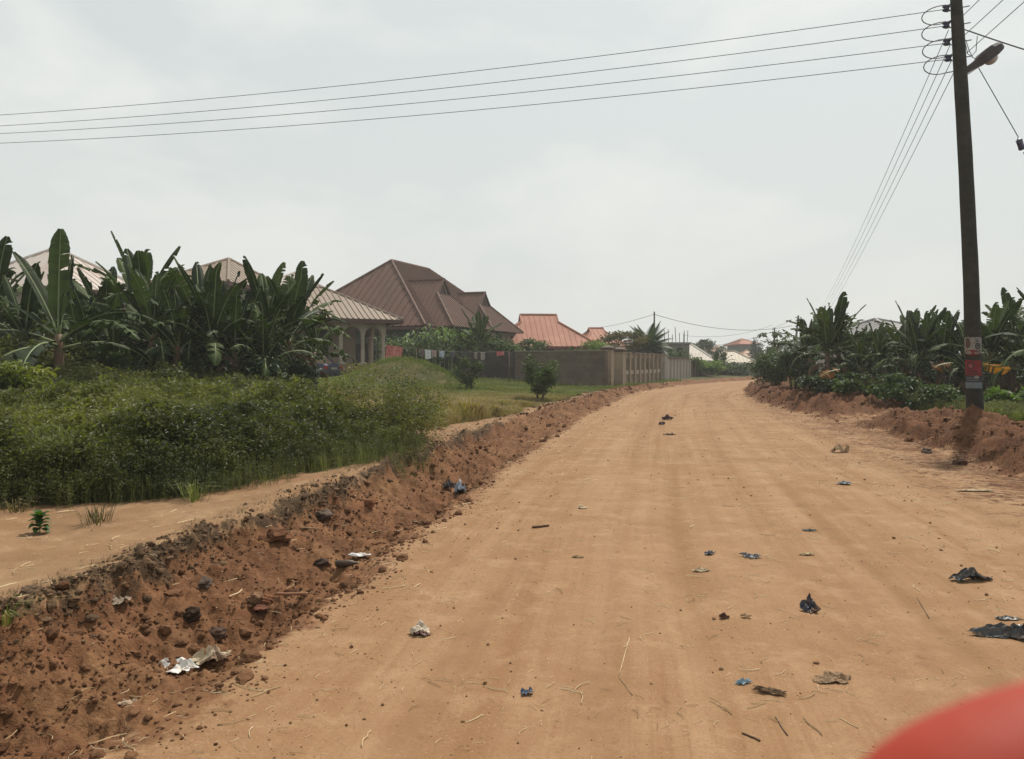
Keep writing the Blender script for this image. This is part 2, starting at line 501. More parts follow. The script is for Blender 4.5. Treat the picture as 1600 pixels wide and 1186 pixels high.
# trampled reddish shoulder on the right of the road
soil = np.maximum(soil, .52 * sstep(-3.2, -.4, dr) * (1 - sstep(16, 45, GY)))
soil = np.clip(soil, 0, 1)
gr = grassin(GX, GY) * (1 - sstep(.2, .9, soil) * (dr > 0))
crust = np.exp(-((d - 1.17) / .13) ** 2) * near * .70
zone = np.stack([soil, gr, crust], -1).reshape(-1, 3)
lane = np.stack([dl, GY, sstep(1.0, 1.4, d)], -1).reshape(-1, 3)
nr, nc = GX.shape
ii = (np.arange(nr - 1)[:, None] * nc + np.arange(nc - 1)[None, :]).ravel()
F = np.stack([ii, ii + 1, ii + nc + 1, ii + nc], -1)
ground = np_mesh('ground', np.stack([GX, GY, GZ], -1).reshape(-1, 3), F, ground_material(), smooth=True, uv=lane, cols=zone, track=tracks(GX, GY).ravel())
tag(ground, kind='structure')
# ------------------------------------------------------------------ buildings
M_BROWN = simple('brown roof sheet', (.150, .082, .062), .7, .12, 1.2, spec=.15, dirt=(.12, .075, .055), dscale=.5)
M_BROWN_D = simple('brown fascia', (.10, .05, .04), .6, .15)
M_TAN = simple('faded tan roof sheet', (.27, .20, .145), .6, .15, 1.5, dirt=(.22, .16, .12), dscale=.8)
M_RED = simple('red roof sheet', (.40, .165, .110), .7, .12, 1.0, spec=.2, dirt=(.50, .25, .16), dscale=.35)
M_RED_D = simple('dark red fascia', (.22, .05, .04), .6, .1)
M_CREAMR = simple('pale zinc roof sheet', (.52, .45, .34), .6, .10, .8, dirt=(.38, .30, .21), dscale=.3)
M_GREYR = simple('grey zinc roof sheet', (.42, .38, .33), .5, .10, .8, dirt=(.33, .26, .20), dscale=.3)
M_ORANGER = simple('rusty zinc roof sheet', (.46, .27, .17), .6, .12, .8, dirt=(.38, .18, .10), dscale=.4)
M_PALER = simple('light weathered roof sheet', (.54, .47, .42), .5, .10, .8, dirt=(.42, .30, .24), dscale=.4)
M_PLASTER = simple('grey brown plaster', (.32, .255, .185), .9, .18, 1.2, .3, dirt=(.20, .15, .11), dscale=.7)
M_PLASTER2 = simple('pale plaster', (.46, .395, .305), .9, .15, 1.2, .3, dirt=(.25, .20, .15), dscale=.7)
M_BLOCK = None
M_DARK = simple('dark interior', (.035, .026, .022), .9, .2)
M_GREENW = simple('green grey wall', (.14, .17, .14), .9, .15)
M_WOOD = simple('weathered timber', (.16, .11, .07), .85, .3, 8)
def block_material():
    t = NT('unplastered block wall')
    co = t.n('TexCoord').outputs['Object']
    br = t.n('TexBrick', {'Vector': t.n('Mapping', {'Vector': co, 'Rotation': (R(90), 0, 0)}).outputs[0], 'Color1': (.085, .065, .045), 'Color2': (.12, .092, .066), 'Mortar': (.08, .062, .045),
                          'Scale': 1.0, 'Mortar Size': .012, 'Brick Width': .45, 'Row Height': .23})
    c = t.mix(t.ramp(t.noise(.8, 6, .65, co), (.4, 0.0), (.68, .75)), br.outputs[0], (.16, .13, .10))
    c = t.mix(t.ramp(t.noise(1.7, 5, .6, co), (.55, 0.0), (.75, .6)), c, (.06, .05, .04))
    return t.bsdf(c, .95, br.outputs['Fac'], .3, .01)
M_BLOCK = block_material()

def sheet_face(mb, poly, down, pitch=.45, h=.035, w_=.05, mi=0, mi2=None, thick=.05):
    """roof sheet: the polygon as a slab, and standing ribs along its fall line"""
    P = [Vector(p) for p in poly]
    nrm = Vector((0, 0, 0))
    for i in range(len(P)): nrm += P[i].cross(P[(i + 1) % len(P)])
    nrm.normalize()
    if nrm.z < 0: nrm = -nrm; P = P[::-1]
    n = len(P)
    mb.add(P + [p - nrm * thick for p in P], [tuple(range(n)), tuple(range(2 * n - 1, n - 1, -1))] + [(i, i + n, (i + 1) % n + n, (i + 1) % n) for i in range(n)], mi)
    dn = Vector(down); dn = (dn - nrm * dn.dot(nrm)).normalized()
    sd_ = nrm.cross(dn).normalized()
    o = P[0]
    q = [((p - o).dot(sd_), (p - o).dot(dn)) for p in P]
    lo = min(a for a, b in q); hi = max(a for a, b in q)
    k = lo + pitch * .5
    while k < hi:
        ts = []
        for i in range(n):
            a, b = q[i], q[(i + 1) % n]
            if (a[0] - k) * (b[0] - k) < 0:
                ts.append(a[1] + (b[1] - a[1]) * (k - a[0]) / (b[0] - a[0]))
        if len(ts) >= 2:
            t0, t1 = min(ts), max(ts)
            if t1 - t0 > .15:
                a = o + sd_ * k + dn * (t0 + .02); b = o + sd_ * k + dn * (t1 - .01)
                v = [a - sd_ * w_, a + sd_ * w_, b + sd_ * w_, b - sd_ * w_]
                e = w_ * .45
                tp = [a - sd_ * e + nrm * h, a + sd_ * e + nrm * h, b + sd_ * e + nrm * h, b - sd_ * e + nrm * h]
                mb.add([x - nrm * .004 for x in v] + tp, [(4, 5, 6, 7), (0, 1, 5, 4), (1, 2, 6, 5), (2, 3, 7, 6), (3, 0, 4, 7)], mi)
        k += pitch
def ridge_cap(mb, a, b, r=.11, mi=0):
    a, b = Vector(a), Vector(b); u_ = Vector((0, 0, .02))
    mb.tube([a + u_, b + u_], r, 6, mi)
def local(o, u_, v_):
    """frame: x along u, y along v"""
    return Matrix(((u_[0], v_[0], 0, o[0]), (u_[1], v_[1], 0, o[1]), (0, 0, 1, o[2]), (0, 0, 0, 1)))
def hip_house(name, label, cat, C, ang, L_, Wd, eave, ridge, base, m_roof, m_wall, m_cap=None, over=.6, windows=(), group=None, pitch=.45, gablet=0.0, wins=True):
    """C: plan centre, ang: direction of the long side, ridge and eave heights (world z)"""
    root = thing(name, label, cat, (C[0], C[1], base), ang, group)
    e, r = eave - base, ridge - base
    hl, hw = L_ / 2, Wd / 2
    rl = max(hl - hw, 0.02)
    rf = MB()
    A = [(-hl, -hw, e), (hl, -hw, e), (hl, hw, e), (-hl, hw, e)]
    r0, r1 = (-rl, 0, r), (rl, 0, r)
    if gablet:
        g = gablet; s_ = (r - e) / hw
        r0, r1 = (-rl - g, 0, r), (rl + g, 0, r)
        zb = r - g * s_ ; gb = g
        zb = r - gb * s_
        sheet_face(rf, [A[0], A[1], (rl + g, -gb, zb), r1, r0, (-rl - g, -gb, zb)], (0, -1, -1), pitch)
        sheet_face(rf, [A[2], A[3], (-rl - g, gb, zb), r0, r1, (rl + g, gb, zb)], (0, 1, -1), pitch)
        for sx_ in (-1, 1):
            X = sx_ * (rl + g)
            sheet_face(rf, [(sx_ * hl, -hw, e), (sx_ * hl, hw, e), (X, gb, zb), (X, -gb, zb)], (sx_, 0, -1), pitch)
            ridge_cap(rf, (X, -gb, zb), (sx_ * hl, -hw, e)); ridge_cap(rf, (X, gb, zb), (sx_ * hl, hw, e))
            ridge_cap(rf, (X, -gb, zb), (X, 0, r), .07); ridge_cap(rf, (X, gb, zb), (X, 0, r), .07)
    else:
        sheet_face(rf, [A[0], A[1], r1, r0], (0, -1, -1), pitch); sheet_face(rf, [A[2], A[3], r0, r1], (0, 1, -1), pitch)
        sheet_face(rf, [A[1], A[2], r1], (1, 0, -1), pitch); sheet_face(rf, [A[3], A[0], r0], (-1, 0, -1), pitch)
        for a, b in ((A[0], r0), (A[3], r0), (A[1], r1), (A[2], r1)): ridge_cap(rf, a, b)
    ridge_cap(rf, r0, r1)
    ro = rf.build('roof', m_roof, root)
    if gablet:
        for sx_ in (-1, 1):
            X = sx_ * (rl + g - .15)
            MB().add([(X, -gb * .9, zb + .02), (X, gb * .9, zb + .02), (X, 0, r - .1)], [(0, 1, 2)]).build('gable', m_wall, ro)
    fa = MB(); t = .12
    for a, b in ((0, 1), (1, 2), (2, 3), (3, 0)):
        p, q = Vector(A[a]), Vector(A[b]); dd = (q - p).normalized(); nn = Vector((dd.y, -dd.x, 0)) * .03
        fa.add([p + nn - Vector((0, 0, .06)), q + nn - Vector((0, 0, .06)), q + nn - Vector((0, 0, .26)), p + nn - Vector((0, 0, .26)),
                p - nn - Vector((0, 0, .06)), q - nn - Vector((0, 0, .06)), q - nn - Vector((0, 0, .26)), p - nn - Vector((0, 0, .26))],
               [(0, 1, 2, 3), (7, 6, 5, 4), (0, 4, 5, 1), (3, 2, 6, 7)])
    fa.build('fascia', m_cap or M_BROWN_D, root)
    x, y_ = hl - over, hw - over
    wl = MB(); th = .2
    wl.box(-x, x, -y_, -y_ + th, -.6, e - .1); wl.box(-x, x, y_ - th, y_, -.6, e - .1)
    wl.box(-x, -x + th, -y_ + th, y_ - th, -.6, e - .1); wl.box(x - th, x, -y_ + th, y_ - th, -.6, e - .1)
    wl.build('wall', m_wall, root)
    MB().box(-x + .02, x - .02, -y_ + .02, y_ - .02, e - .14, e - .11).build('ceiling', m_wall, root)
    if wins:
        for sy in (-1, 1):
            for k in range(int(2 * x // 3.2)):
                cx = -x + 1.7 + k * 3.2
                f = MB().box(cx - .6, cx + .6, sy * (y_ + .01) - .02, sy * (y_ + .01) + .02, 1.0, 2.2).build('window', M_DARK, root)
                MB().box(cx - .68, cx + .68, sy * (y_ + .03) - .02, sy * (y_ + .03) + .02, .9, .97).build('sill', m_wall, f)
        for sx_ in (-1, 1):
            for k in range(int(2 * y_ // 3.2)):
                cy = -y_ + 1.7 + k * 3.2
                f = MB().box(sx_ * (x + .01) - .02, sx_ * (x + .01) + .02, cy - .6, cy + .6, 1.0, 2.2).build('window', M_DARK, root)
    return root

# --- the big house with the steep brown roof and two gabled wings
def big_house():
    o = (-6.2, 55.0); u_ = (.37, .929); v_ = (-.929, .37)
    ang = math.atan2(u_[1], u_[0])
    base = .75
    root = thing('brown_roof_house', 'large house with steep brown metal hip roof and two small gabled wings facing the road', 'house', (o[0], o[1], base), ang)
    # local x along u (depth), local y along v (to the left)
    L_, Wd, e, r = 20.0, 13.5, 4.2 - base, 9.95 - base
    h = Wd / 2
    rf = MB()
    A = [(0, 0, e), (L_, 0, e), (L_, Wd, e), (0, Wd, e)]
    r0, r1 = (h, h, r), (L_ - h, h, r)
    sheet_face(rf, [A[0], r0, A[3]], (-1, 0, -1), .62, .085, .06)
    sheet_face(rf, [A[0], A[1], r1, r0], (0, -1, -1), .42, .085, .06)
    sheet_face(rf, [A[2], A[3], r0, r1], (0, 1, -1), .62)
    sheet_face(rf, [A[1], A[2], r1], (1, 0, -1), .62)
    for a, b in ((A[0], r0), (A[3], r0), (A[1], r1), (A[2], r1), (r0, r1)): ridge_cap(rf, a, b, .13)
    rf.build('roof', M_BROWN, root)
    for cx, zr, ry in ((5.5, 8.05, -1.3), (13.5, 7.68, -1.3)):
        zr -= base; hw = zr - e; g = 1.15
        s_ = (r - e) / h
        yb = hw / s_                                  # where the wing's ridge meets the main slope
        wr = MB()
        for sx_ in (-1, 1):
            sheet_face(wr, [(cx, yb, zr), (cx, -ry, zr), (cx + sx_ * g, -ry, zr - g), (cx + sx_ * hw, ry - hw + g + 2 * -ry, e), (cx + sx_ * hw, 0, e)][:0] or
                       [(cx, yb, zr), (cx, 1.3, zr), (cx + sx_ * g, 1.3, zr - g), (cx + sx_ * hw, 1.3 - (hw - g), e), (cx + sx_ * hw, 0, e)], (sx_, 0, -1), .42, .05, .05)
            ridge_cap(wr, (cx + sx_ * g, 1.3, zr - g), (cx + sx_ * hw, 1.3 - (hw - g), e), .11)
            ridge_cap(wr, (cx, 1.28, zr), (cx + sx_ * g, 1.28, zr - g), .09)
        sheet_face(wr, [(cx - g, 1.3, zr - g), (cx + g, 1.3, zr - g), (cx + hw, 1.3 - hw + g, e), (cx - hw, 1.3 - hw + g, e)], (0, -1, -1), .42, .05, .05)
        ridge_cap(wr, (cx, yb, zr), (cx, 1.2, zr), .11)
        wo_ = wr.build('wing_roof', M_BROWN, root)
        gb = MB().add([(cx - g * .85, 1.42, zr - g), (cx + g * .85, 1.42, zr - g), (cx, 1.42, zr - .12)], [(0, 1, 2)]).build('gable', M_BROWN_D, wo_)
        for s2 in (-1, 1):
            MB().tube([(cx + s2 * g * .62, 1.36, zr - g + .05), (cx + s2 * .03, 1.36, zr - .28)], .05, 4).build('gable_slat', M_PLASTER2, wo_)
        b = MB(); x = hw - .9; yy = 1.3 - hw + g + .9
        b.box(cx - x, cx + x, yy, 1.0, -1, e - .08); b.build('wing_wall', M_PLASTER, root)
        wf = MB().box(cx - .7, cx + .7, yy - .04, yy, 1.0, 2.2).build('window', M_DARK, root)
    fa = MB()
    fa.box(-.03, .03, 0, Wd, e - .28, e - .07); fa.box(L_ - .03, L_ + .03, 0, Wd, e - .28, e - .07)
    fa.box(.04, L_ - .04, -.03, .03, e - .28, e - .07); fa.box(.04, L_ - .04, Wd - .03, Wd + .03, e - .28, e - .07)
    fa.build('fascia', M_BROWN_D, root)
    w_ = MB(); w_.box(.8, L_ - .8, .8, Wd - .8, -1, e - .08); w_.build('wall', simple('dim green wall', (.10, .12, .09), .9, .15), root)
    for k in range(4):
        y_ = 2.0 + k * 3.1
        MB().box(.76, .80, y_, y_ + 1.3, 1.0, 2.2).build('window', M_DARK, root)
    return root
big_house()

# --- small house with the arched verandah
def arch_house():
    o = W(603, 569, 47.0); base = .82; fl = 1.45
    # verandah front faces the camera and a little to the right; local x along the front to the right, y to the back
    u_ = Vector((.90, -.436)); v_ = Vector((.436, .90))
    u_ = Vector((.88, .475)).normalized(); v_ = Vector((-u_.y, u_.x))
    root = thing('arched_verandah_house', 'small unpainted house with arched verandah and faded tan corrugated roof, beside the banana grove', 'house', (o.x, o.y, base), math.atan2(u_.y, u_.x))
    f = fl - base
    Wx = 4.9
    # front wall with three arches, from x=-Wx..0
    def arch_wall(x0, x1, z0, z1, holes, y0, y1, M=None):
        """wall with arched openings down to z0; holes: (centre, half width, spring z)"""
        mb = MB(); n = 12
        xs = x0
        for c, hw, sp in holes:
            mb.box(xs, c - hw, y0, y1, z0, z1, M)
            for k in range(n):
                a0 = PI - PI * k / n; a1 = PI - PI * (k + 1) / n
                xa, za = c + hw * math.cos(a0), sp + hw * .95 * math.sin(a0)
                xb, zb = c + hw * math.cos(a1), sp + hw * .95 * math.sin(a1)
                v = [(xa, y0, za), (xb, y0, zb), (xb, y0, z1), (xa, y0, z1), (xa, y1, za), (xb, y1, zb), (xb, y1, z1), (xa, y1, z1)]
                if M is not None: v = [M @ Vector(p) for p in v]
                mb.add(v, [(0, 1, 2, 3), (7, 6, 5, 4), (0, 4, 5, 1), (3, 2, 6, 7)])
            xs = c + hw
        mb.box(xs, x1, y0, y1, z0, z1, M)
        return mb
    e = f + 2.68
    holes = [(-3.72, .80, f + 1.75), (-2.08, .54, f + 1.75), (-.78, .52, f + 1.75)]
    # openings reach the floor, so build the piers as round columns below the springing
    aw = arch_wall(-Wx, 0, f + 1.75, e, [(c, hw, f + 1.75) for c, hw, s_ in holes], 0, .25)
    M = Matrix.Rotation(R(90), 4, 'Z')
    aw2 = arch_wall(.25, 3.6, f + 1.75, e, [(1.4, .75, f + 1.75)], -.0, .25, M)
    aw.add(aw2.v, aw2.f)
    aw.build('arched_wall', M_PLASTER2, root)
    for x in (-Wx + .17, -2.75, -1.42, -.14):
        c = MB().lathe([(.12, f), (.11, f + 1.45), (.13, f + 1.5), (.12, f + 1.6), (.13, f + 1.75)], 12, (x, .13, 0))
        c.box(x - .17, x + .17, -.04, .30, f, f + .12)
        c.build('column', M_PLASTER2, root)
    c = MB().lathe([(.17, f), (.17, f + 1.45), (.20, f + 1.5), (.24, f + 1.75)], 12, (-.13, 2.6, 0)).build('column', M_PLASTER2, root)
    MB().box(-Wx, .3, -.35, 6.9, -1.2, f).build('plinth', simple('stained plinth', (.24, .17, .12), .95, .3, 3, .4, dirt=(.17, .07, .035), dscale=1.2), root)
    MB().box(-Wx, .02, -.37, -.35, -1.2, f - .55).build('plinth_foot', simple('red stained plinth', (.16, .065, .035), .95, .3, 3), root)
    iw = MB(); iw.box(-Wx, -3.9, 2.3, 2.5, f, e); iw.box(-2.9, -1.2, 2.3, 2.5, f, e); iw.box(-1.4, -1.2, 2.5, 6.6, f, e); iw.box(-3.9, -2.9, 2.3, 2.5, f + 2.1, e)
    iw.box(-Wx, -Wx + .2, 2.5, 6.6, f, e); iw.box(-Wx, -1.2, 6.6, 6.8, f, e)
    iw.build('inner_wall', M_PLASTER, root)
    dr_ = MB().box(-3.88, -2.92, 2.42, 2.46, f, f + 2.08).build('door', M_DARK, root)
    MB().tube([(-3.05, 2.38, f + 1.0), (-3.05, 2.33, f + 1.0), (-3.13, 2.33, f + 1.0)], .015, 5).build('handle', M_PLASTER2, dr_)
    MB().tube([(-2.9, .9, f), (-3.6, .9, f + .9)], .03, 5).build('prop_stick', M_WOOD, root)
    # roof: hip at the right hand end, eaves all round
    x0, x1, y0, y1 = -Wx - .6, .8, -.85, 7.5
    rz_ = e + 2.12; hw = (y1 - y0) / 2; my = (y0 + y1) / 2
    rf = MB()
    re = (x1 - 3.8, my, rz_); rs = (x0 + 1.5, my, rz_)
    E0, E1, E2, E3 = (x0, y0, e), (x1, y0, e), (x1, y1, e), (x0, y1, e)
    sheet_face(rf, [E0, E1, re, rs], (0, -1, -1), .34, .05, .07)
    sheet_face(rf, [E1, E2, re], (1, 0, -1), .34, .05, .07)
    sheet_face(rf, [E2, E3, rs, re], (0, 1, -1), .34, .05, .07)
    sheet_face(rf, [E3, E0, rs], (-1, 0, -1), .34, .05, .07)
    for a, b in ((E1, re), (E2, re), (E0, rs), (E3, rs), (re, rs)): ridge_cap(rf, a, b, .09)
    rf.build('roof', M_TAN, root)
    fa = MB(); fa.box(x0, x1, y0 - .03, y0 + .0, e - .24, e - .06); fa.box(x1, x1 + .03, y0, y1, e - .24, e - .06)
    fa.build('fascia', M_BROWN_D, root)
    return root
arch_house()

# --- houses further off
def place(name, label, px0, px1, py_e, py_r, Y, depth, ang, mr_, mw, cap=None, gab=0, base=None, group=None, pitch=.5, wins=True):
    """hip house whose front eave spans px0..px1 at eave row py_e and ridge row py_r, centre distance Y"""
    a = W(px0, py_e, Y); b = W(px1, py_e, Y); c = W((px0 + px1) / 2, py_r, Y + depth / 2)
    Lx = (b.x - a.x) * 1.0
    cx = (a.x + b.x) / 2
    if base is None: base = H(cx, Y) if Y < 140 else -1.5
    sc_ = 1 + depth / 2 / Y
    return hip_house(name, label, 'house', (cx * sc_, Y + depth / 2), ang, Lx, depth, a.z, c.z, base, mr_, mw, cap, gablet=gab, group=group, pitch=pitch, wins=wins)
# red roofed house: two offset hip roofs with gablets
place('red_roof_house', 'house with salmon red metal roof and gablet, behind the block wall', 752, 930, 541, 492, 70, 9, R(6), M_RED, M_PLASTER2, M_RED_D, gab=1.1)
place('red_roof_house', 'lower red metal roof stepping down towards the ornate fence', 890, 972, 545, 513, 80, 9, R(10), M_RED, M_PLASTER2, M_RED_D, gab=.8)
place('pale_roof_house', 'house with pale hipped roof showing above the banana grove at far left', -30, 205, 448, 389, 42, 8, R(-14), M_PALER, M_PLASTER2, gab=0)
place('pale_roof_house', 'house with tan hipped roof peeping over the middle of the left banana grove', 290, 425, 440, 405, 46, 9, R(-10), M_TAN, M_PLASTER2)
place('pale_roof_house', 'house with cream gabled roof and dark edge just left of the arched verandah house', 420, 506, 450, 426, 58, 8, R(-8), M_PALER, M_PLASTER2, M_DARK)
place('bungalow', 'low bungalow with brown fascia behind the coconut palm', 950, 1010, 541, 533, 84, 7, R(5), M_BROWN, M_PLASTER2)
place('zinc_roof_house', 'house with broad grey zinc roof behind the unfinished block building', 1030, 1128, 566, 538, 104, 14, R(-18), M_GREYR, M_PLASTER2, wins=False)
place('zinc_roof_house', 'house with wide cream zinc hip roof at the end of the road', 1100, 1180, 568.5, 549, 112, 6, R(-2), M_CREAMR, M_PLASTER, wins=False)
place('zinc_roof_house', 'low annexe with cream zinc roof left of the wide cream roof', 1072, 1124, 570, 556, 118, 8, R(-12), M_CREAMR, M_PLASTER, wins=False)
place('rusty_roof_house', 'house with rusty tan roof behind the cream roofed house', 1146, 1186, 559.5, 547.5, 145, 10, R(0), M_ORANGER, M_PLASTER, wins=False)
place('rusty_roof_house', 'far house with small tan roof left of the two storey building', 1106, 1136, 549, 540, 180, 12, R(10), M_ORANGER, M_PLASTER, wins=False)
place('two_storey_building', 'tall grey green building with small red roof in the haze at the road end', 1142, 1176, 537.5, 529.5, 165, 12, R(0), M_RED, M_GREENW, M_RED_D)
place('zinc_roof_house', 'small pale roofed house left of the grey zinc roof, far off', 1056, 1090, 560, 548, 150, 9, R(10), M_PALER, M_PLASTER, wins=False)
place('rusty_roof_house', 'small reddish roof low between the cream and the rusty roofs', 1172, 1200, 562, 553, 135, 8, R(-6), M_RED, M_PLASTER, wins=False)
place('grey_roof_house', 'large grey roofed house behind the right banana grove', 1312, 1425, 522, 499, 48, 11, R(6), simple('dull grey roof sheet', (.30, .29, .28), .6, .12, 1.0), simple('off white wall', (.48, .47, .44), .85, .1))

# --- unfinished block building with starter bars
def unfinished():
    Y = 78; base = .4
    a = W(1036, 540, Y); b = W(1079, 540, Y)
    root = thing('unfinished_block_building', 'unfinished grey block building with bare window holes and steel bars on top', 'building', (a.x, Y, base), R(8))
    Wx = (b.x - a.x); top = W(0, 537.5, Y).z - base; dp = 7
    w_ = MB(); t = .25
    w_.box(0, Wx, 0, t, -.5, top * .55); w_.box(0, Wx, 0, t, top * .86, top)
    for x0, x1 in ((0, .5), (1.1, 1.5), (2.1, Wx)): w_.box(x0, x1, 0, t, top * .55, top * .86)
    w_.box(0, t, t, dp, -.5, top); w_.box(Wx - t, Wx, t, dp, -.5, top); w_.box(0, Wx, dp, dp + t, -.5, top)
    w_.build('block_wall', simple('raw grey blocks', (.24, .23, .20), .95, .25, 2, .3, dirt=(.13, .12, .10)), root)
    MB().box(-.15, Wx + .15, -.15, dp + .3, top, top + .18).build('roof_slab', simple('raw concrete', (.30, .28, .25), .95, .2), root)
    rnd = random.Random(3)
    for k in range(7):
        x = .2 + k * (Wx - .4) / 6
        MB().tube([(x, .1, top + .15), (x + rnd.uniform(-.1, .1), .1, top + rnd.uniform(.9, 1.9))], .035, 4).build('steel_bar', M_WOOD, root)
unfinished()

# ------------------------------------------------------------------ walls and fences
def wall_run(name, label, pts, top, th, mat, cap=None, cat='wall', z_under=.6):
    """pts: ground points (x, y); top: list of world z"""
    a = Vector((*pts[0], 0))
    root = thing(name, label, cat, (a.x, a.y, H(a.x, a.y)))
    oz = root.location.z
    mb = MB(); cp = MB()
    for i in range(len(pts) - 1):
        p, q = Vector((*pts[i], 0)) - Vector((a.x, a.y, 0)), Vector((*pts[i + 1], 0)) - Vector((a.x, a.y, 0))
        dd = (q - p).normalized(); nn = Vector((-dd.y, dd.x, 0)) * th / 2
        z0 = -z_under
        v = [p - nn, q - nn, q + nn, p + nn]
        tz = [top[i] - oz, top[i + 1] - oz, top[i + 1] - oz, top[i] - oz]
        mb.add([(x.x, x.y, z0) for x in v] + [(x.x, x.y, t) for x, t in zip(v, tz)], [(3, 2, 1, 0), (4, 5, 6, 7), (0, 1, 5, 4), (1, 2, 6, 5), (2, 3, 7, 6), (3, 0, 4, 7)])
        if cap:
            n2 = nn * 1.35; v = [p - n2, q - n2, q + n2, p + n2]
            cp.add([(x.x, x.y, t + .003) for x, t in zip(v, tz)] + [(x.x, x.y, t + .06) for x, t in zip(v, tz)], [(3, 2, 1, 0), (4, 5, 6, 7), (0, 1, 5, 4), (1, 2, 6, 5), (2, 3, 7, 6), (3, 0, 4, 7)])
    mb.build('wall_panel', mat, root)
    if cap: cp.build('coping', cap, root)
    return root
CORN = G(955, 604, .18)
wl = Vector((W(806, 600, 49).x, 49))
wall_run('block_wall', 'grey unplastered block wall facing the grass, right section up to the corner pillars', [(wl.x, wl.y), (CORN.x - .25, CORN.y + .1)], [2.22, 2.20], .18, M_BLOCK,
         simple('pale coping', (.30, .27, .22), .9, .2))
w0 = W(560, 600, 56)
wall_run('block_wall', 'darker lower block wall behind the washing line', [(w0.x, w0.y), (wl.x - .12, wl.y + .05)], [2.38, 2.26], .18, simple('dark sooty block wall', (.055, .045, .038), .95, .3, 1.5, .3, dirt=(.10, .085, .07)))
M_PILL = simple('pillar plaster', (.36, .29, .21), .9, .18, 1.5, .3, dirt=(.22, .16, .11), dscale=.9)
M_CAP = simple('dark pillar cap', (.14, .105, .08), .9, .2)
def pillar(x, y_, z0, top, wd, label, rz):
    root = thing('gate_pillar', label, 'pillar', (x, y_, z0), rz, 'pillars at the corner of the block wall')
    h = top - z0
    MB().box(-wd / 2, wd / 2, -wd / 2, wd / 2, -.4, h).build('shaft', M_PILL, root)
    c = MB(); c.box(-wd * .56, wd * .56, -wd * .56, wd * .56, h + .002, h + .08); c.box(-wd * .66, wd * .66, -wd * .66, wd * .66, h + .08, h + .16)
    c.add([(-wd * .66, -wd * .66, h + .16), (wd * .66, -wd * .66, h + .16), (wd * .66, wd * .66, h + .16), (-wd * .66, wd * .66, h + .16), (0, 0, h + .32)], [(0, 1, 4), (1, 2, 4), (2, 3, 4), (3, 0, 4)])
    c.build('cap', M_CAP, root)
    return root
RD = (math.atan2(16, 7))
pa = G(950.5, 602.5, .18)
pillar(pa.x, pa.y + .3, .12, 2.28, .60, 'left of the two capped gate pillars, at the end of the block wall', R(-22))
pb = G(970, 602.5, .16)
pillar(pb.x + .05, pb.y + 1.1, .1, 2.20, .62, 'right of the two capped gate pillars, where the panelled fence starts', R(-22))
def ornate():
    a = Vector((pb.x + .35, pb.y + 1.9, 0)); b = Vector((11.2, 58.5, 0))
    dd = (b - a); L_ = dd.length; dd.normalize(); n = 8; s_ = L_ / n
    root = thing('panelled_fence', 'plastered fence of narrow piers and recessed panels with dark coping along the road', 'fence', (a.x, a.y, .12), math.atan2(dd.y, dd.x))
    t = 2.0
    for k in range(n + 1):
        p = MB(); x = k * s_
        p.box(x - .13, x + .13, -.2, .12, -.5, t); p.box(x - .17, x + .17, -.24, .16, t, t + .07)
        p.build('pier', M_PILL, root)
        if k < n:
            q = MB(); x0, x1 = x + .131, x + s_ - .131
            q.box(x0, x1, -.05, .1, -.5, .62); q.box(x0, x1, -.05, .1, 1.72, t - .04)
            for j in range(5):
                xx = x0 + (j + .5) * (x1 - x0) / 5; q.box(xx - .035, xx + .035, -.02, .05, .62, 1.72)
            q.build('panel', M_PILL, root)
            MB().box(x0, x1, .06, .095, .62, 1.72).build('panel_back', simple('dark panel back', (.085, .06, .045), .95, .2), root)  # dark sheet added behind the open bays to paint their shade
            MB().box(x0 + .15, x1 - .15, -.14, -.052, .66, .92).build('ledge_block', M_PLASTER2, root)
            MB().box(x0 - .1, x1 + .1, -.12, .17, t - .038, t + .04).build('coping', M_CAP, root)
ornate()
def pilaster_fence(name, label, a, b, t, n, mat, m2, base=.12):
    a = Vector((*a, 0)); b = Vector((*b, 0)); dd = b - a; L_ = dd.length; dd.normalize(); s_ = L_ / n
    root = thing(name, label, 'fence', (a.x, a.y, base), math.atan2(dd.y, dd.x))
    MB().box(0, L_, -.05, .12, -.4, t).build('fence_wall', mat, root)
    for k in range(n + 1):
        MB().box(k * s_ - .1, k * s_ + .1, -.17, -.052, -.4, t - .1).build('pilaster', m2, root)
    MB().box(-.1, L_ + .1, -.2, .2, t + .003, t + .08).build('coping', M_CAP, root)
M_WHITEW = simple('whitewashed wall', (.44, .40, .35), .9, .12, 1.5, .2, dirt=(.30, .22, .16))
pw = MB()
r_ = thing('white_pillar', 'single whitewashed pillar between the panelled fence and the white wall', 'pillar', (11.6, 59.2, .1), R(60))
MB().box(-.35, .35, -.3, .3, -.4, 1.95).build('shaft', M_WHITEW, r_); MB().box(-.42, .42, -.37, .37, 1.953, 2.05).build('cap', M_PILL, r_)
pilaster_fence('white_fence_wall', 'white wall with narrow pilasters beyond the panelled fence', (12.1, 60.2), (16.0, 69.5), 1.75, 7, M_WHITEW, simple('bright pilaster', (.55, .50, .44), .9, .1))
pilaster_fence('brown_fence_wall', 'low reddish brown fence with piers, half under the green bushes', (16.3, 70.3), (21.0, 79), 1.45, 8, simple('reddish wall', (.13, .085, .07), .9, .2), simple('reddish pier', (.22, .15, .125), .9, .2))
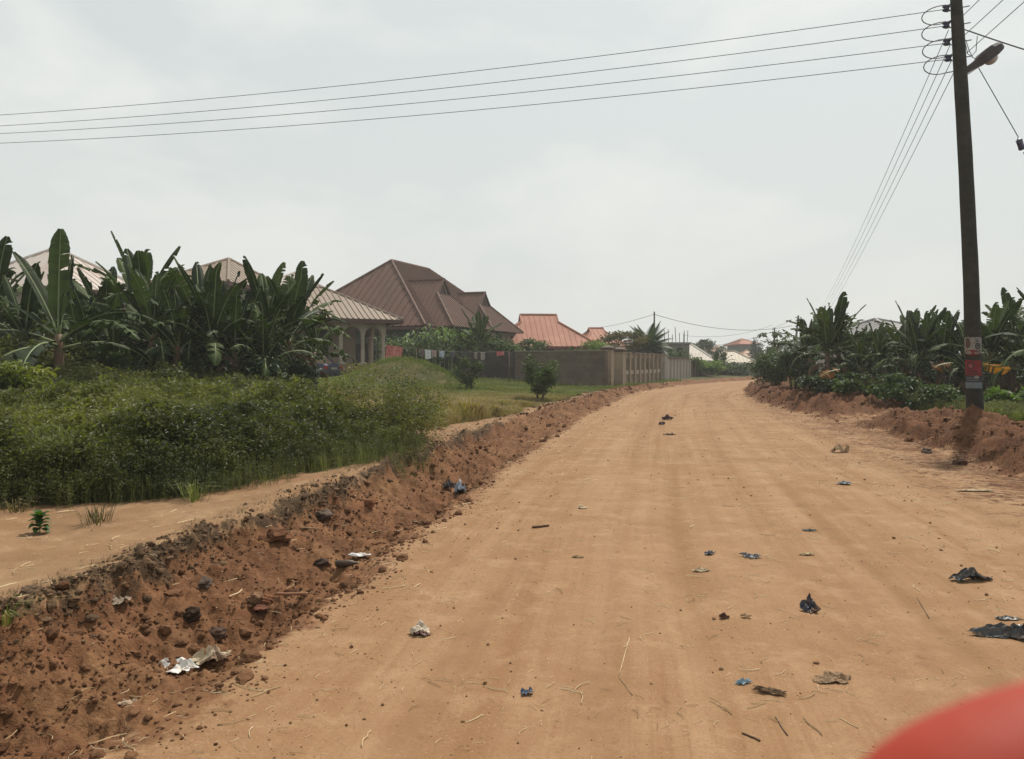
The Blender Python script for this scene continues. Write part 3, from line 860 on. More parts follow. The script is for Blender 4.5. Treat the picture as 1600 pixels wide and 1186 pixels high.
# ------------------------------------------------------------------ banana plants
F_BAN = foliage('banana leaf', (.011, .022, .008), (.062, .092, .022), .14, .7, spec=.16)
F_BANL = foliage('young banana leaf', (.07, .13, .02), (.13, .22, .04), .45, .45)
M_RIB = simple('banana leaf stalk', (.20, .24, .10), .5, .25, 5)
M_STEM = simple('banana stem', (.13, .10, .055), .6, .35, 5, dirt=(.20, .07, .035), dscale=3)
M_DEADL = simple('withered banana leaf', (.17, .11, .06), .9, .35, 6)
def banana_leaf(mb, rb, base, az, el0, length, width, droop, rnd, tear=.5, roll=0., petiole=.16, twist=0.):
    """blade along an arc: starts at elevation el0, bends down by droop over its length"""
    n = 20
    p = Vector(base); pts = []; el = el0
    st = length * (1 + petiole) / n
    h = Vector((math.cos(az), math.sin(az), 0))
    for i in range(n + 1):
        pts.append((p.copy(), el))
        el = el0 - droop * ((i + 1) / n) ** 1.5
        p = p + (h * math.cos(el) + Vector((0, 0, 1)) * math.sin(el)) * st
    side0 = Vector((-h.y, h.x, 0))
    k0 = int(n * petiole / (1 + petiole)) + 1
    cb = rnd.random() ** 1.5
    rb.tube([q[0] for q in pts[::2]], [.030 * (1 - .8 * j / (n / 2)) + .004 for j in range(n // 2 + 1)], 5, c=.5)
    def wat(t):
        return width * .5 * min(1, (t / .12) ** .6) * (1 - max(0, (t - .60) / .40) ** 3.0 * .75)
    for sgn in (-1, 1):
        drop = rnd.uniform(.15, .5)
        torn = False
        for i in range(k0, n):
            t0 = (i - k0) / (n - k0); t1 = (i + 1 - k0) / (n - k0)
            a, e1 = pts[i]; b, e2 = pts[i + 1]
            fw = (b - a).normalized()
            up = side0.cross(fw) * -1
            if up.z < 0 and abs(e1) < PI / 2: up = -up
            if rnd.random() < tear: drop = rnd.uniform(.0, .8) + tear * .6; torn = True
            else: torn = False
            def edge_pt(P, t, ex=0):
                w_ = wat(t) * (1 + ex)
                v = side0 * math.cos(drop + roll * sgn) * sgn + up * -math.sin(drop - .55 + roll * sgn)
                v = (v + fw * .12).normalized()
                return P + v * w_
            m0, m1 = edge_pt(a, max(t0, .02), rnd.uniform(-.08, .05)), edge_pt(b, t1, rnd.uniform(-.08, .05))
            if torn: m0 = m0 + (b - a) * rnd.uniform(.2, .8)
            h0 = (a + m0) / 2 + up * .03; h1 = (b + m1) / 2 + up * .03
            c = cb * .75 + rnd.uniform(0, .25)
            mb.add([a, b, h1, h0, m1, m0], [(0, 1, 2, 3), (3, 2, 4, 5)], 0, c)
def banana_mesh(seed, H_=2.2, n=9, L_=2.1, Wd=.55, spread=1.0, tear=.4, custom=None, dead=3, lean=0):
    """returns a list of (part name, MB, material, smooth)"""
    rnd = random.Random(seed)
    st = MB(); pts = []
    la = rnd.uniform(0, 2 * PI)
    for i in range(7):
        t = i / 6
        pts.append(Vector((math.cos(la) * lean * t * t, math.sin(la) * lean * t * t, H_ * t - .15)))
    st.tube(pts, [.15 - .075 * (i / 6) + .012 * rnd.random() for i in range(7)], 9)
    top = pts[-1]
    lv = MB(); rb = MB(); dl_ = MB(); dr_ = MB()
    specs = custom
    if specs is None:
        specs = []
        a0 = rnd.uniform(0, 2 * PI)
        for k in range(n):
            f = k / (n - 1)
            specs.append((a0 + k * 2.4 + rnd.uniform(-.3, .3), R(84 - 50 * f ** 1.1 * spread + rnd.uniform(-6, 6)), L_ * rnd.uniform(.85, 1.1) * (1 if k else .85), Wd * rnd.uniform(.85, 1.1) * (.8 if k == 0 else 1),
                          R((9 + 112 * f ** 1.15) * rnd.uniform(.75, 1.2)), rnd.uniform(-.15, .25), tear * (.25 + f)))
    for k, (az, el, ln, wd_, dp, ro, te) in enumerate(specs):
        f = k / max(1, len(specs) - 1)
        banana_leaf(lv, rb, top - Vector((0, 0, .35 * f)), az, el, ln, wd_, dp, rnd, te, ro)
    for k in range(dead):
        banana_leaf(dl_, dr_, top - Vector((0, 0, .4 + .12 * k)), rnd.uniform(0, 2 * PI), R(10), L_ * .65, .22, R(165), rnd, .9, .9)
    out = [('stem', st, M_STEM, True), ('leaves', lv, F_BAN, False), ('leaf_stalks', rb, M_RIB, True)]
    if dead:
        dl_.add(dr_.v, dr_.f); out.append(('withered_leaves', dl_, M_DEADL, False))
    return out
def banana_proto(name, label, group, parts, loc, rz=0, scale=1):
    root = thing(name, label, 'banana plant', loc, rz, group, scale)
    for nm, mb, mt, sm in parts: mb.build(nm, mt, root, sm)
    return root
ORD = ['first', 'second', 'third', 'fourth', 'fifth', 'sixth', 'seventh', 'eighth', 'ninth', 'tenth', 'eleventh', 'twelfth', 'thirteenth', 'fourteenth', 'fifteenth', 'sixteenth', 'seventeenth', 'eighteenth']
# the tall one with upright paddle leaves at far left
bx = W(91, 500, 18.0)
big = [(R(97), R(88), 2.15, .46, R(6), .0, .02), (R(165), R(64), 2.05, .46, R(16), .0, .05), (R(188), R(40), 2.5, .56, R(16), -.1, .05),
       (R(60), R(82), 1.75, .24, R(5), .75, .1), (R(0), R(42), 2.2, .36, R(75), .2, .7), (R(-25), R(30), 2.5, .42, R(70), .1, .7),
       (R(178), R(24), 2.3, .5, R(60), .1, .4), (R(-80), R(10), 2.2, .4, R(80), .2, .6), (R(250), R(5), 2.0, .5, R(70), 0, .6), (R(30), R(20), 2.0, .5, R(80), .2, .6)]
banana_proto('banana_plant', 'tallest banana plant, with broad upright paddle leaves, in front at far left', None,
             banana_mesh(5, 1.85, custom=big, dead=3), (bx.x, 18, H(bx.x, 18)), 0)
protos = []
def sow(spots, label_fn, group):
    """spots: (px, distance, scale)"""
    rnd = random.Random(len(spots) * 7 + int(spots[0][0]))
    if spots[0][0] in (1262, 1275): spots = [(a, b, c * (1.12 if 1300 < a < 1530 else 1)) for a, b, c in spots]
    if spots[0][0] in (28, -25): spots = [(a, b, c * 1.09) for a, b, c in spots]
    for i, (px, Y, sc_) in enumerate(spots):
        x = (px - 800) / 1200 * Y
        loc = (x, Y, H(x, Y) - .05)
        lab = label_fn(i, px, Y)
        if len(protos) < 7:
            k = len(protos)
            pr = banana_mesh(100 + k, [2.1, 1.8, 2.4, 1.6, 2.2, 1.9, 2.0][k], [14, 12, 15, 12, 13, 14, 12][k], [2.0, 1.75, 2.1, 1.65, 1.95, 1.85, 1.65][k], [.44, .38, .46, .37, .42, .38, .40][k], [.9, 1.0, 1.05, .8, 1.1, .9, 1.2][k],
                             [.5, .8, .6, .9, .45, .7, .6][k], dead=[5, 5, 6, 4, 6, 5, 5][k], lean=[.2, .1, .35, .05, .3, .2, .1][k])
            o = banana_proto('banana_plant', lab, group, pr, loc, 0, sc_)
            protos.append(o)
        else:
            o = copy_tree(protos[rnd.randrange(7)])
            o.location = loc; o.rotation_euler = (rnd.uniform(-.06, .06), rnd.uniform(-.06, .06), rnd.uniform(0, 6.28)); o.scale = (sc_,) * 3
            o['label'] = lab; o['group'] = group
front = [(28, 20.5, .80), (150, 21, .80), (205, 22, .88), (250, 21.5, .94), (298, 21.5, .92), (342, 22.5, .92), (386, 22, .90), (425, 22.5, .96), (460, 23.5, .90), (488, 25.5, .80), (120, 20.2, .80), (180, 20.4, .80), (228, 20.3, .84), (275, 20.3, .82), (322, 20.6, .82), (366, 20.8, .84), (408, 21, .84)]
back = [(-25, 23, .95), (8, 23.5, .95), (58, 24, .86), (96, 24.5, .84), (128, 25, .86), (152, 24.5, .84), (178, 24.5, .95), (226, 24.5, 1.02), (272, 25, 1.04), (320, 25.5, 1.0), (364, 26, 1.02), (405, 26, 1.06), (445, 27, 1.04), (474, 28.5, .95)]
gl = 'banana plants of the grove on the left'
frk = sorted(q[0] for q in front)
sow(front, lambda i, px, Y: 'dark banana plant, %s from the left in the front rows of the left grove' % ORD[frk.index(px)], gl)
sow(back, lambda i, px, Y: 'dark banana plant, %s from the left in the back row of the left grove' % ORD[i], gl)
right = [(1262, 30, .80), (1296, 27.5, .80), (1322, 28, .74), (1350, 27, .70), (1380, 26.5, .66), (1408, 26, .62), (1436, 25, .66), (1464, 25, .68), (1490, 24.5, .66), (1516, 23.5, .66), (1556, 23, .80), (1580, 22.5, .72), (1606, 22, .74), (1650, 21, .85)]
rback = [(1275, 35, .85), (1318, 34, .80), (1345, 33, .76), (1372, 32, .70), (1400, 32, .66), (1428, 31, .74), (1455, 30.5, .76), (1482, 30, .74), (1508, 29, .74), (1540, 28, .84), (1568, 27, .88), (1598, 26.5, .84), (1630, 26, .9)]
gr_ = 'banana plants of the grove on the right'
sow(right, lambda i, px, Y: 'banana plant, %s from the left in the front row of the right grove' % ORD[i], gr_)
sow(rback, lambda i, px, Y: 'banana plant, %s from the left in the back row of the right grove' % ORD[i], gr_)
mid = [(692, 53, .9), (722, 53.5, 1.05), (747, 53, 1.15), (778, 53, .95), (800, 54, .7), (836, 62, .8)]
sow(mid, lambda i, px, Y: 'banana plant, %s from the left behind the dark wall under the brown roof' % ORD[i], 'banana plants behind the dark wall')
sow([(893, 52, .62)], lambda i, px, Y: 'small banana plant poking above the block wall in front of the red roof', None)
sow([(1122, 76, .62), (1134, 80, .58)], lambda i, px, Y: 'hazy banana plant, %s from the left at the bend of the road' % ORD[i], 'banana plants at the road bend')
# hanging dried yellow-brown leaves, and one fallen leaf
F_DRY = foliage('dry orange banana leaf', (.16, .060, .012), (.34, .135, .025), .35, .8)
def dry_leaf(px, py, Y, L_, az, el, label):
    mb = MB(); rb = MB(); rnd = random.Random(int(px))
    p = W(px, py, Y)
    banana_leaf(mb, rb, (0, 0, 0), az, el, L_, .42, R(35), rnd, .5, .3, .05)
    root = thing('dry_banana_leaf', label, 'leaf', p)
    mb.build('blade', F_DRY, root); rb.build('midrib', M_RIB, root)
dry_leaf(1312, 578, 24.5, .65, R(185), R(-5), 'dry orange banana leaf hanging low in the right grove, left of the pole')
dry_leaf(1532, 571, 20.5, .75, R(2), R(3), 'dry orange banana leaf sticking out just right of the utility pole')
dry_leaf(1488, 568, 22.5, .55, R(180), R(0), 'dry orange banana leaf just left of the utility pole')

# ------------------------------------------------------------------ shrubs and trees
def leaf_tpl(l, w_):
    v = np.array([(0, 0, 0), (l * .5, w_ * .5, .0), (l, 0, -.12 * l), (l * .5, -w_ * .5, .0)], float)
    v[1, 2] += .1 * w_; v[3, 2] += .1 * w_
    return v
def leaf_cloud(rng, P, l, w_, jit=.35, down=.2, flat=.6):
    """P: n x 3 points; returns V (4n x 3), F (n x 4)"""
    n = len(P); t = leaf_tpl(1, w_ / l)
    az = rng.uniform(0, 2 * PI, n); el = rng.normal(-down, .5, n) * flat * 1.4; ro = rng.normal(0, .6, n)
    s_ = l * rng.uniform(1 - jit, 1 + jit, n)
    ca, sa, ce, se, cr_, sr = np.cos(az), np.sin(az), np.cos(el), np.sin(el), np.cos(ro), np.sin(ro)
    X = np.stack([ca * ce, sa * ce, se], -1); Y = np.stack([-sa, ca, 0 * az], -1); Z = np.cross(X, Y)
    Y2 = Y * cr_[:, None] + Z * sr[:, None]; Z2 = np.cross(X, Y2)
    V = P[:, None, :] + (t[None, :, 0:1] * X[:, None, :] + t[None, :, 1:2] * Y2[:, None, :] + t[None, :, 2:3] * Z2[:, None, :]) * s_[:, None, None]
    F = np.arange(4 * n).reshape(n, 4)
    return V.reshape(-1, 3), F
def clumps(rng, n, rx, ry, rz, cz, k, spread=.34, hollow=.35):
    """points gathered in k clumps over an ellipsoid of radii rx, ry, rz centred at height cz"""
    u_ = rng.normal(size=(k, 3)); u_ /= np.linalg.norm(u_, axis=1)[:, None]
    r = rng.uniform(hollow, .92, k) ** .6
    C = u_ * r[:, None]
    who = rng.integers(0, k, n)
    g = np.clip(rng.normal(size=(n, 3)), -1.7, 1.7) * (spread * rng.uniform(.5, 1.1, k))[who][:, None]
    P = (C[who] + g * .6) * np.array([rx, ry, rz]) + np.array([0, 0, cz])
    return P, (rng.uniform(0, 1, k))[who]
def tree(name, label, cat, loc, rx, rz, cz, n, leaf, mat, trunk_h, trunk_r, seed, k=28, group=None, stems=1, ry=None, mt=None, spread=.34, flat=.6, down=.2, ratio=.5):
    rng = np.random.default_rng(seed); rnd = random.Random(seed)
    root = thing(name, label, cat, loc, 0, group)
    P, sh = clumps(rng, n, rx, ry or rx, rz, cz, k, spread)
    P[:, 2] = np.maximum(P[:, 2], .03)
    V, F = leaf_cloud(rng, P, leaf, leaf * ratio, down=down, flat=flat)
    s_ = np.repeat(np.clip(sh * .6 + rng.uniform(0, .4, n), 0, 1), 4)
    np_mesh('crown', V, F, mat, s_, root)
    tb = MB()
    for q in range(stems):
        a = rnd.uniform(0, 2 * PI) ; b0 = Vector((math.cos(a) * .15 * (stems > 1), math.sin(a) * .15 * (stems > 1), -.15))
        top = Vector((math.cos(a) * rx * .25 * (stems > 1), math.sin(a) * rx * .25 * (stems > 1), max(trunk_h, cz * .9)))
        tb.tube([b0, b0.lerp(top, .5) + Vector((rnd.uniform(-.1, .1) * rx, rnd.uniform(-.1, .1) * rx, 0)), top], [trunk_r, trunk_r * .75, trunk_r * .4], 7)
        for j in range(5):
            t0 = b0.lerp(top, rnd.uniform(.4, .95)); a2 = rnd.uniform(0, 2 * PI); e2 = rnd.uniform(.5, .85)
            tip = Vector((math.cos(a2) * rx * e2, math.sin(a2) * rx * e2, cz + rnd.uniform(-.3, .8) * rz))
            tb.tube([t0, t0.lerp(tip, .5) + Vector((0, 0, .08 * rz)), tip], [trunk_r * .45, trunk_r * .28, trunk_r * .1], 5)
    tb.build('trunk', mt or M_WOOD, root, True)
    return root
F_WEED = foliage('weed leaf', (.026, .034, .010), (.215, .215, .065), .34, .5)
F_BUSH = foliage('bush leaf', (.028, .050, .014), (.085, .125, .035), .28)
F_LITE = foliage('light bush leaf', (.07, .12, .02), (.17, .24, .05), .35)
F_DARKT = foliage('dark tree leaf', (.020, .038, .016), (.05, .08, .028), .2)
F_YEL = foliage('yellow green leaf', (.09, .12, .02), (.26, .26, .05), .3)
def at(px, Y): x = (px - 800) / 1200 * Y; return (x, Y, H(x, Y))
# two bushes standing in the grass
tree('bush', 'rounded leafy bush at the edge of the grass beside the red spoil', 'bush', at(844, 29), .78, .80, .92, 3000, .12, F_BUSH, .5, .03, 21, 16, stems=5, ratio=.4)
tree('bush', 'smaller loose bush in the grass in front of the washing line', 'bush', at(733, 36), .66, .66, .85, 1500, .15, F_BUSH, .5, .03, 22, 12, stems=5, ratio=.35, spread=.4)
# big dark bush ending the weed field by the ditch
tree('bush', 'dense dark bush at the right end of the weeds above the ditch', 'bush', at(588, 12.4), 1.15, .62, .60, 17000, .046, F_WEED, .4, .02, 23, 60, stems=6, ratio=.45, ry=1.3, spread=.30)
tree('bush', 'bush with yellow green leaves among the weeds at the far left edge', 'bush', at(18, 13.5), .8, .38, .80, 1700, .11, F_YEL, .5, .02, 24, 14, stems=4)
tree('bush', 'broad low leafy bush just right of the tallest banana plant', 'bush', at(165, 19.3), 1.0, .6, .8, 2600, .13, F_BUSH, .5, .03, 25, 22, stems=5)
# understorey below the groves
for i, (px, Y, rx, rz_) in enumerate([(215, 20.6, 1.2, .75), (285, 20.4, 1.1, .8), (350, 20.8, 1.2, .8), (415, 21.2, 1.1, .8), (455, 22.5, .9, .7), (20, 19.6, 1.3, .7)]):
    tree('undergrowth_bush', 'dark undergrowth bush at the foot of the left grove, %s from the left' % ORD[i if i < 5 else 0] if i < 5 else 'dark undergrowth bush at the foot of the tallest banana plant', 'bush',
         at(px, Y), rx, rz_, .75, 1900, .16, F_DARKT, .5, .03, 30 + i, 18, 'undergrowth bushes below the left grove', stems=4)
# right side
tree('bush', 'dark dense bush on the right bank where the road narrows', 'bush', at(1212, 36), 1.05, .75, .95, 4200, .14, F_BUSH, 1, .05, 41, 30, stems=5)
tree('bush', 'tall leafy bush left of the right banana grove', 'bush', at(1240, 32), .9, .65, .95, 3000, .14, F_DARKT, 1, .05, 42, 24, stems=5)
tree('thin_tree', 'sparse young tree with flat open branches in front of the far right poles', 'tree', at(1214, 40), 1.0, .45, 2.5, 420, .17, F_BUSH, 2.2, .05, 43, 16, spread=.22)
for i, (px, Y, rx, rz_, lf, mt_) in enumerate([(1290, 24.5, .9, .45, .15, F_DARKT), (1345, 23, .9, .45, .14, F_BUSH), (1400, 21.5, .95, .5, .14, F_BUSH), (1455, 20.5, .9, .45, .13, F_BUSH), (1575, 18.5, .8, .42, .15, F_LITE), (1640, 18, .9, .5, .14, F_BUSH)]):
    tree('verge_bush', ['dark low bush below the dry orange leaf on the right bank', 'low green bush right of the dark low bush on the right bank', 'low bush midway along the right bank', 'low green bush just left of the utility pole',
                        'light green broad leaved bush right of the utility pole', 'green bush at the right edge of the picture'][i], 'bush', at(px, Y + .8), rx * .8, rz_ * .9, .34, 1200, lf, mt_, .3, .02, 50 + i, 16, stems=4)
for i, (px, Y, rx) in enumerate([(1300, 28.5, 1.4), (1365, 28, 1.4), (1425, 27, 1.4), (1480, 26, 1.3), (1560, 25, 1.4), (1620, 24, 1.4)]):
    tree('undergrowth_bush', 'dark undergrowth between the stems of the right grove, %s from the left' % ORD[i], 'bush', at(px, Y), rx, .62, .68, 1900, .17, F_DARKT, .5, .03, 180 + i, 18, 'undergrowth bushes in the right grove', stems=4)
# behind the walls
tree('leafy_tree', 'light green leafy tree behind the dark wall below the wings of the brown roof', 'tree', at(716, 54), 1.9, 1.0, 2.5, 2400, .24, F_LITE, 2, .08, 61, 22)
tree('leafy_bush', 'green bush above the block wall in front of the red roofed house', 'bush', at(925, 53), 1.7, .85, 1.9, 2200, .2, F_LITE, 1.5, .06, 62, 18)
tree('leafy_bush', 'wide dark green bush behind the washing below the second brown gable', 'bush', at(772, 53), 2.3, .9, 1.9, 2600, .22, F_BUSH, 1.5, .06, 160, 22)
tree('leafy_tree', 'dark leafy tree behind the maize at the foot of the brown roof', 'tree', at(668, 54), 1.9, 1.0, 2.2, 2200, .22, F_BUSH, 1.5, .06, 161, 20)
tree('leafy_bush', 'dull green bush at the right end of the row behind the dark wall', 'bush', at(830, 58), 1.4, .8, 2.2, 1400, .2, F_BUSH, 1.5, .06, 63, 14)
tree('leafy_tree', 'reddish green tree between the red roofs and the coconut palm', 'tree', at(966, 66), 2.2, .85, 3.0, 2400, .26, foliage('reddish leaf', (.06, .07, .02), (.17, .12, .05), .25), 3, .1, 64, 20)
tree('leafy_tree', 'grey green tree rising behind the lower red roof', 'tree', at(952, 92), 2.6, 1.2, 4.2, 1800, .35, F_BUSH, 4, .15, 65, 18)
tree('leafy_tree', 'green tree in front of the unfinished block building', 'tree', at(1048, 72), 2.6, .9, 1.5, 2200, .24, F_BUSH, 2, .1, 66, 18)
tree('leafy_bush', 'bright green bushes spilling over the brown fence', 'bush', at(1096, 73), 2.2, .6, 1.05, 2600, .24, F_LITE, 1.5, .08, 67, 20)
tree('leafy_bush', 'hazy green bush below the cream roof at the road end', 'bush', at(1134, 79), 2.4, .6, .55, 1800, .26, F_BUSH, 1.2, .08, 68, 18)
tree('leafy_bush', 'hazy dark bush beneath the right end of the cream roof', 'bush', at(1168, 79), 2.8, .75, .7, 1800, .28, F_DARKT, 1.2, .08, 69, 18)
def treepx(name, label, px, pxw, py0, py1, Y, n, leaf, mat, seed, k=20, **kw):
    """crown spans px +- pxw/2 and rows py0 (top) to py1"""
    x, y_, z = at(px, Y); t = W(px, py0, Y).z; b = W(px, py1, Y).z
    return tree(name, label, 'tree', (x, y_, z), pxw / 2400 * Y * .95, (t - b) / 2 * .92, (t + b) / 2 - z, n, leaf, mat, 3, .2, seed, k, **kw)
treepx('round_tree', 'dark round hazy tree behind the grey zinc roof', 1102, 32, 531, 562, 122, 2600, .36, F_DARKT, 70)
treepx('round_tree', 'paler hazy tree just left of the dark round tree', 1084, 20, 535, 556, 140, 1000, .4, F_BUSH, 71, 16)
treepx('round_tree', 'tall bluish hazy tree right of the small red roof', 1183, 26, 527, 600, 128, 3400, .36, F_DARKT, 72, 30)
treepx('round_tree', 'hazy tree behind the far right bank', 1204, 26, 540, 600, 80, 2600, .28, F_BUSH, 73, 24)
treepx('round_tree', 'small hazy tree beside the rusty tan roof', 1126, 18, 540, 558, 160, 900, .4, F_BUSH, 74, 14)
treepx('round_tree', 'hazy low tree below the rusty tan roof at the road end', 1160, 40, 572, 602, 100, 2200, .3, F_DARKT, 75, 20)
for i, (px, w_, y0, Y) in enumerate([(1046, 30, 541, 170), (1070, 22, 545, 175), (1142, 30, 546, 190), (1164, 24, 543, 200), (1196, 30, 541, 170), (1216, 34, 536, 165)]):
    treepx('tree_line_tree', 'faint hazy tree on the skyline at the road end, %s from the left' % ORD[i], px, w_, y0, 566, Y, 1300, .42, F_DARKT, 170 + i, 16, group='skyline trees at the road end')
for i, (px, Y, rx, rz_) in enumerate([(200, 90, 7, 3), (420, 95, 6, 2.6), (1290, 75, 4, 2.4), (1380, 70, 5, 2.2), (1500, 66, 5, 2.6), (1620, 60, 5, 3), (1250, 95, 5, 3)]):
    tree('distant_tree', ['distant tree behind the left grove near its left end', 'distant tree behind the left grove near its right end', 'distant tree behind the left end of the right grove',
                          'distant tree behind the grey roofed house', 'distant tree behind the utility pole', 'distant tree at the right edge behind the grove', 'distant tree beyond the far right bush'][i], 'tree',
         at(px, Y), rx, rz_, 2.2 if px > 1200 else 3.0, 1500, .45, F_DARKT, 2, .2, 80 + i, 20)

# coconut palm and a far small one
def palm(px, Y, trunk, fr, n, seed, label):
    rnd = random.Random(seed)
    x, y_, z = at(px, Y)
    root = thing('coconut_palm', label, 'palm', (x, y_, z))
    MB().tube([(0, 0, -.2), (.1, 0, trunk * .5), (0, 0, trunk)], [.22, .16, .14], 8).build('trunk', M_WOOD, root, True)
    lf = MB()
    for k in range(n):
        az = k * 2.4 + rnd.uniform(-.3, .3); f = k / (n - 1); el = R(80 - 75 * f); dp = R(30 + 65 * f)
        p = Vector((0, 0, trunk)); m = 14; h = Vector((math.cos(az), math.sin(az), 0)); sd_ = Vector((-h.y, h.x, 0)); e = el; pts = []
        ln = fr * rnd.uniform(.85, 1.05)
        for i in range(m + 1):
            pts.append(p.copy()); e = el - dp * ((i + 1) / m) ** 1.3
            p = p + (h * math.cos(e) + Vector((0, 0, math.sin(e)))) * ln / m
        lf.tube(pts, .025, 4)
        for i in range(2, m):
            a, b = pts[i], pts[i + 1]
            for sub in (0, .33, .66):
                q = a.lerp(b, sub); t = (i + sub) / m; ll = ln * .24 * math.sin(PI * min(1, .12 + t * .9)) + .05
                for s_ in (-1, 1):
                    tip = q + sd_ * s_ * ll * .85 + (b - a).normalized() * ll * .45 - Vector((0, 0, ll * .4))
                    w_ = (b - a) * .46
                    lf.add([q - w_ * .5, q + w_ * .5, tip], [(0, 1, 2)], 0, rnd.uniform(.2, .8))
    lf.build('fronds', F_DARKT, root)
palm(1012, 68, 2.3, 2.9, 34, 5, 'coconut palm with spreading dark fronds beside the thin utility pole')
palm(1114, 112, 3.2, 2.6, 16, 6, 'small hazy palm above the ridge of the cream roof')

# sugar-cane like clump with arching pale blades left of the washing
F_CANE = foliage('cane blade', (.07, .11, .04), (.20, .26, .12), .35)
def cane(px, Y, n, h, seed, label):
    rnd = random.Random(seed); x, y_, z = at(px, Y)
    root = thing('maize_clump', label, 'plant', (x, y_, z), 0, 'maize clumps by the brown roofed house')
    st = MB(); lf = MB()
    for k in range(n):
        bx_, by_ = rnd.uniform(-1.1, 1.1), rnd.uniform(-.8, .8); hh = h * rnd.uniform(.75, 1.05)
        st.tube([(bx_, by_, -.1), (bx_ + rnd.uniform(-.15, .15), by_, hh)], [.025, .012], 5)
        for j in range(7):
            az = rnd.uniform(0, 2 * PI); z0 = hh * rnd.uniform(.3, 1); ln = rnd.uniform(.6, .95); hd = Vector((math.cos(az), math.sin(az), 0)); sd_ = Vector((-hd.y, hd.x, 0)); c = rnd.random()
            pr = Vector((bx_, by_, z0)); e = R(65); pv = None
            for i in range(6):
                w_ = .05 * (1 - (i / 6) ** 2) + .004
                cur = (pr - sd_ * w_, pr + sd_ * w_)
                if pv: lf.add([pv[0], pv[1], cur[1], cur[0]], [(0, 1, 2, 3)], 0, c)
                pv = cur; pr = pr + (hd * math.cos(e) + Vector((0, 0, math.sin(e)))) * ln / 5; e -= R(28)
    st.build('stalks', M_RIB, root); lf.build('leaves', F_CANE, root)
for i, (px, Y, h) in enumerate([(615, 51, 2.6), (640, 51, 2.8), (664, 51.5, 3.1), (684, 51.5, 3.2)]):
    cane(px, Y, 22, h, 90 + i, ['pale bladed maize clump right beside the arched verandah', 'pale bladed maize clump behind the hanging red cloth', 'pale bladed maize clump above the left end of the washing line', 'tall maize clump left of the leafy tree under the brown roof'][i])

# ------------------------------------------------------------------ weeds and grass (uncountable cover)
rng = np.random.default_rng(11)
def weed_tpl(seed, h, nl, l):
    r = np.random.default_rng(seed)
    t = r.uniform(.12, 1, nl) ** .8
    a = r.uniform(0, 2 * PI, nl); rr = r.uniform(.02, .20, nl) * (1.1 - .6 * t)
    P = np.stack([rr * np.cos(a), rr * np.sin(a), t * h], -1)
    V, F = leaf_cloud(r, P, l, l * .42, down=.05)
    sh = np.repeat(r.uniform(0, 1, nl), 4)
    sv = []; sf = []
    for k in range(3):   # stems as thin blades
        x, y_ = r.uniform(-.12, .12, 2); w_ = .004
        b = len(sv); sv += [(x * .3 - w_, y_ * .3, 0), (x * .3 + w_, y_ * .3, 0), (x + w_ * .5, y_, h * r.uniform(.9, 1.12)), (x - w_ * .5, y_, h * .95)]; sf.append((b, b + 1, b + 2, b + 3))
    V = np.vstack([V, sv]); F = np.vstack([F, np.array(sf) + 4 * nl]); sh = np.concatenate([sh, np.full(12, .7)])
    return V, F, sh
def scatter(name, tpls, P, rz, sc_, shd, mat, kind='stuff', tilt=None):
    Vs, Fs, Cs = [], [], []; off = 0
    which = np.arange(len(P)) % len(tpls)
    for k, (tv, tf, tc_) in enumerate(tpls):
        m = which == k
        if not m.any(): continue
        V, F, C = scatter_mesh(tv, tf, tc_, P[m], rz[m], sc_[m], shd[m], None if tilt is None else tilt[m])
        Vs.append(V); Fs.append(F + off); Cs.append(C); off += len(V)
    o = np_mesh(name, np.vstack(Vs), np.vstack(Fs), mat, np.concatenate(Cs))
    return tag(o, kind=kind)
def cand(n, x0, x1, y0, y1, power=1.0):
    """candidates spread over distance so that near ground is denser"""
    y_ = y0 * (y1 / y0) ** (rng.uniform(0, 1, n) ** power)
    t = rng.uniform(0, 1, n); x = x0 + (x1 - x0) * t
    return x, y_
# weed field: sample in (x/y, y) space
n = 60000
y_ = 6.8 * (24 / 6.8) ** rng.uniform(0, 1, n); x = rng.uniform(-.92, -.05, n) * (y_ + 1.0)
m = weedin(x, y_) > -.55
x, y_ = x[m], y_[m]
wi = weedin(x, y_)
keep = rng.uniform(0, 1, len(x)) < .55 * sstep(-.6, .5, wi) ** 1.5
x, y_, wi = x[keep], y_[keep], wi[keep]
z = height(x, y_, False)
hs = (.20 + .50 * sstep(-.3, 1.6, wi)) * (1 + .30 * fbm(x, y_, 1.5, 2, 194)) * (1 + .22 * fbm(x, y_, 2.3, 2, 94)) * (1 + .75 * sstep(-8.5, -13, x) * sstep(11, 16, y_)) * (1 + .30 * fbm(x, y_, .9, 3, 91)) * (.9 + .2 * rng.uniform(0, 1, len(x))) * (1 + .12 * sstep(12, 18, y_))
tone = np.clip(.45 + .75 * fbm(x, y_, .33, 3, 92) + .35 * fbm(x, y_, 1.6, 2, 93), 0, 1)
print('weeds', len(x))
wtpl = tpl = [weed_tpl(200 + k, 1.0, 50, .080) for k in range(6)]
weeds = scatter('tall_weeds', tpl, np.stack([x, y_, z - .02], -1), rng.uniform(0, 6.28, len(x)), hs, tone, F_WEED)
tag(weeds, 'tall dark green leafy weeds covering the ground on the left', 'weeds')
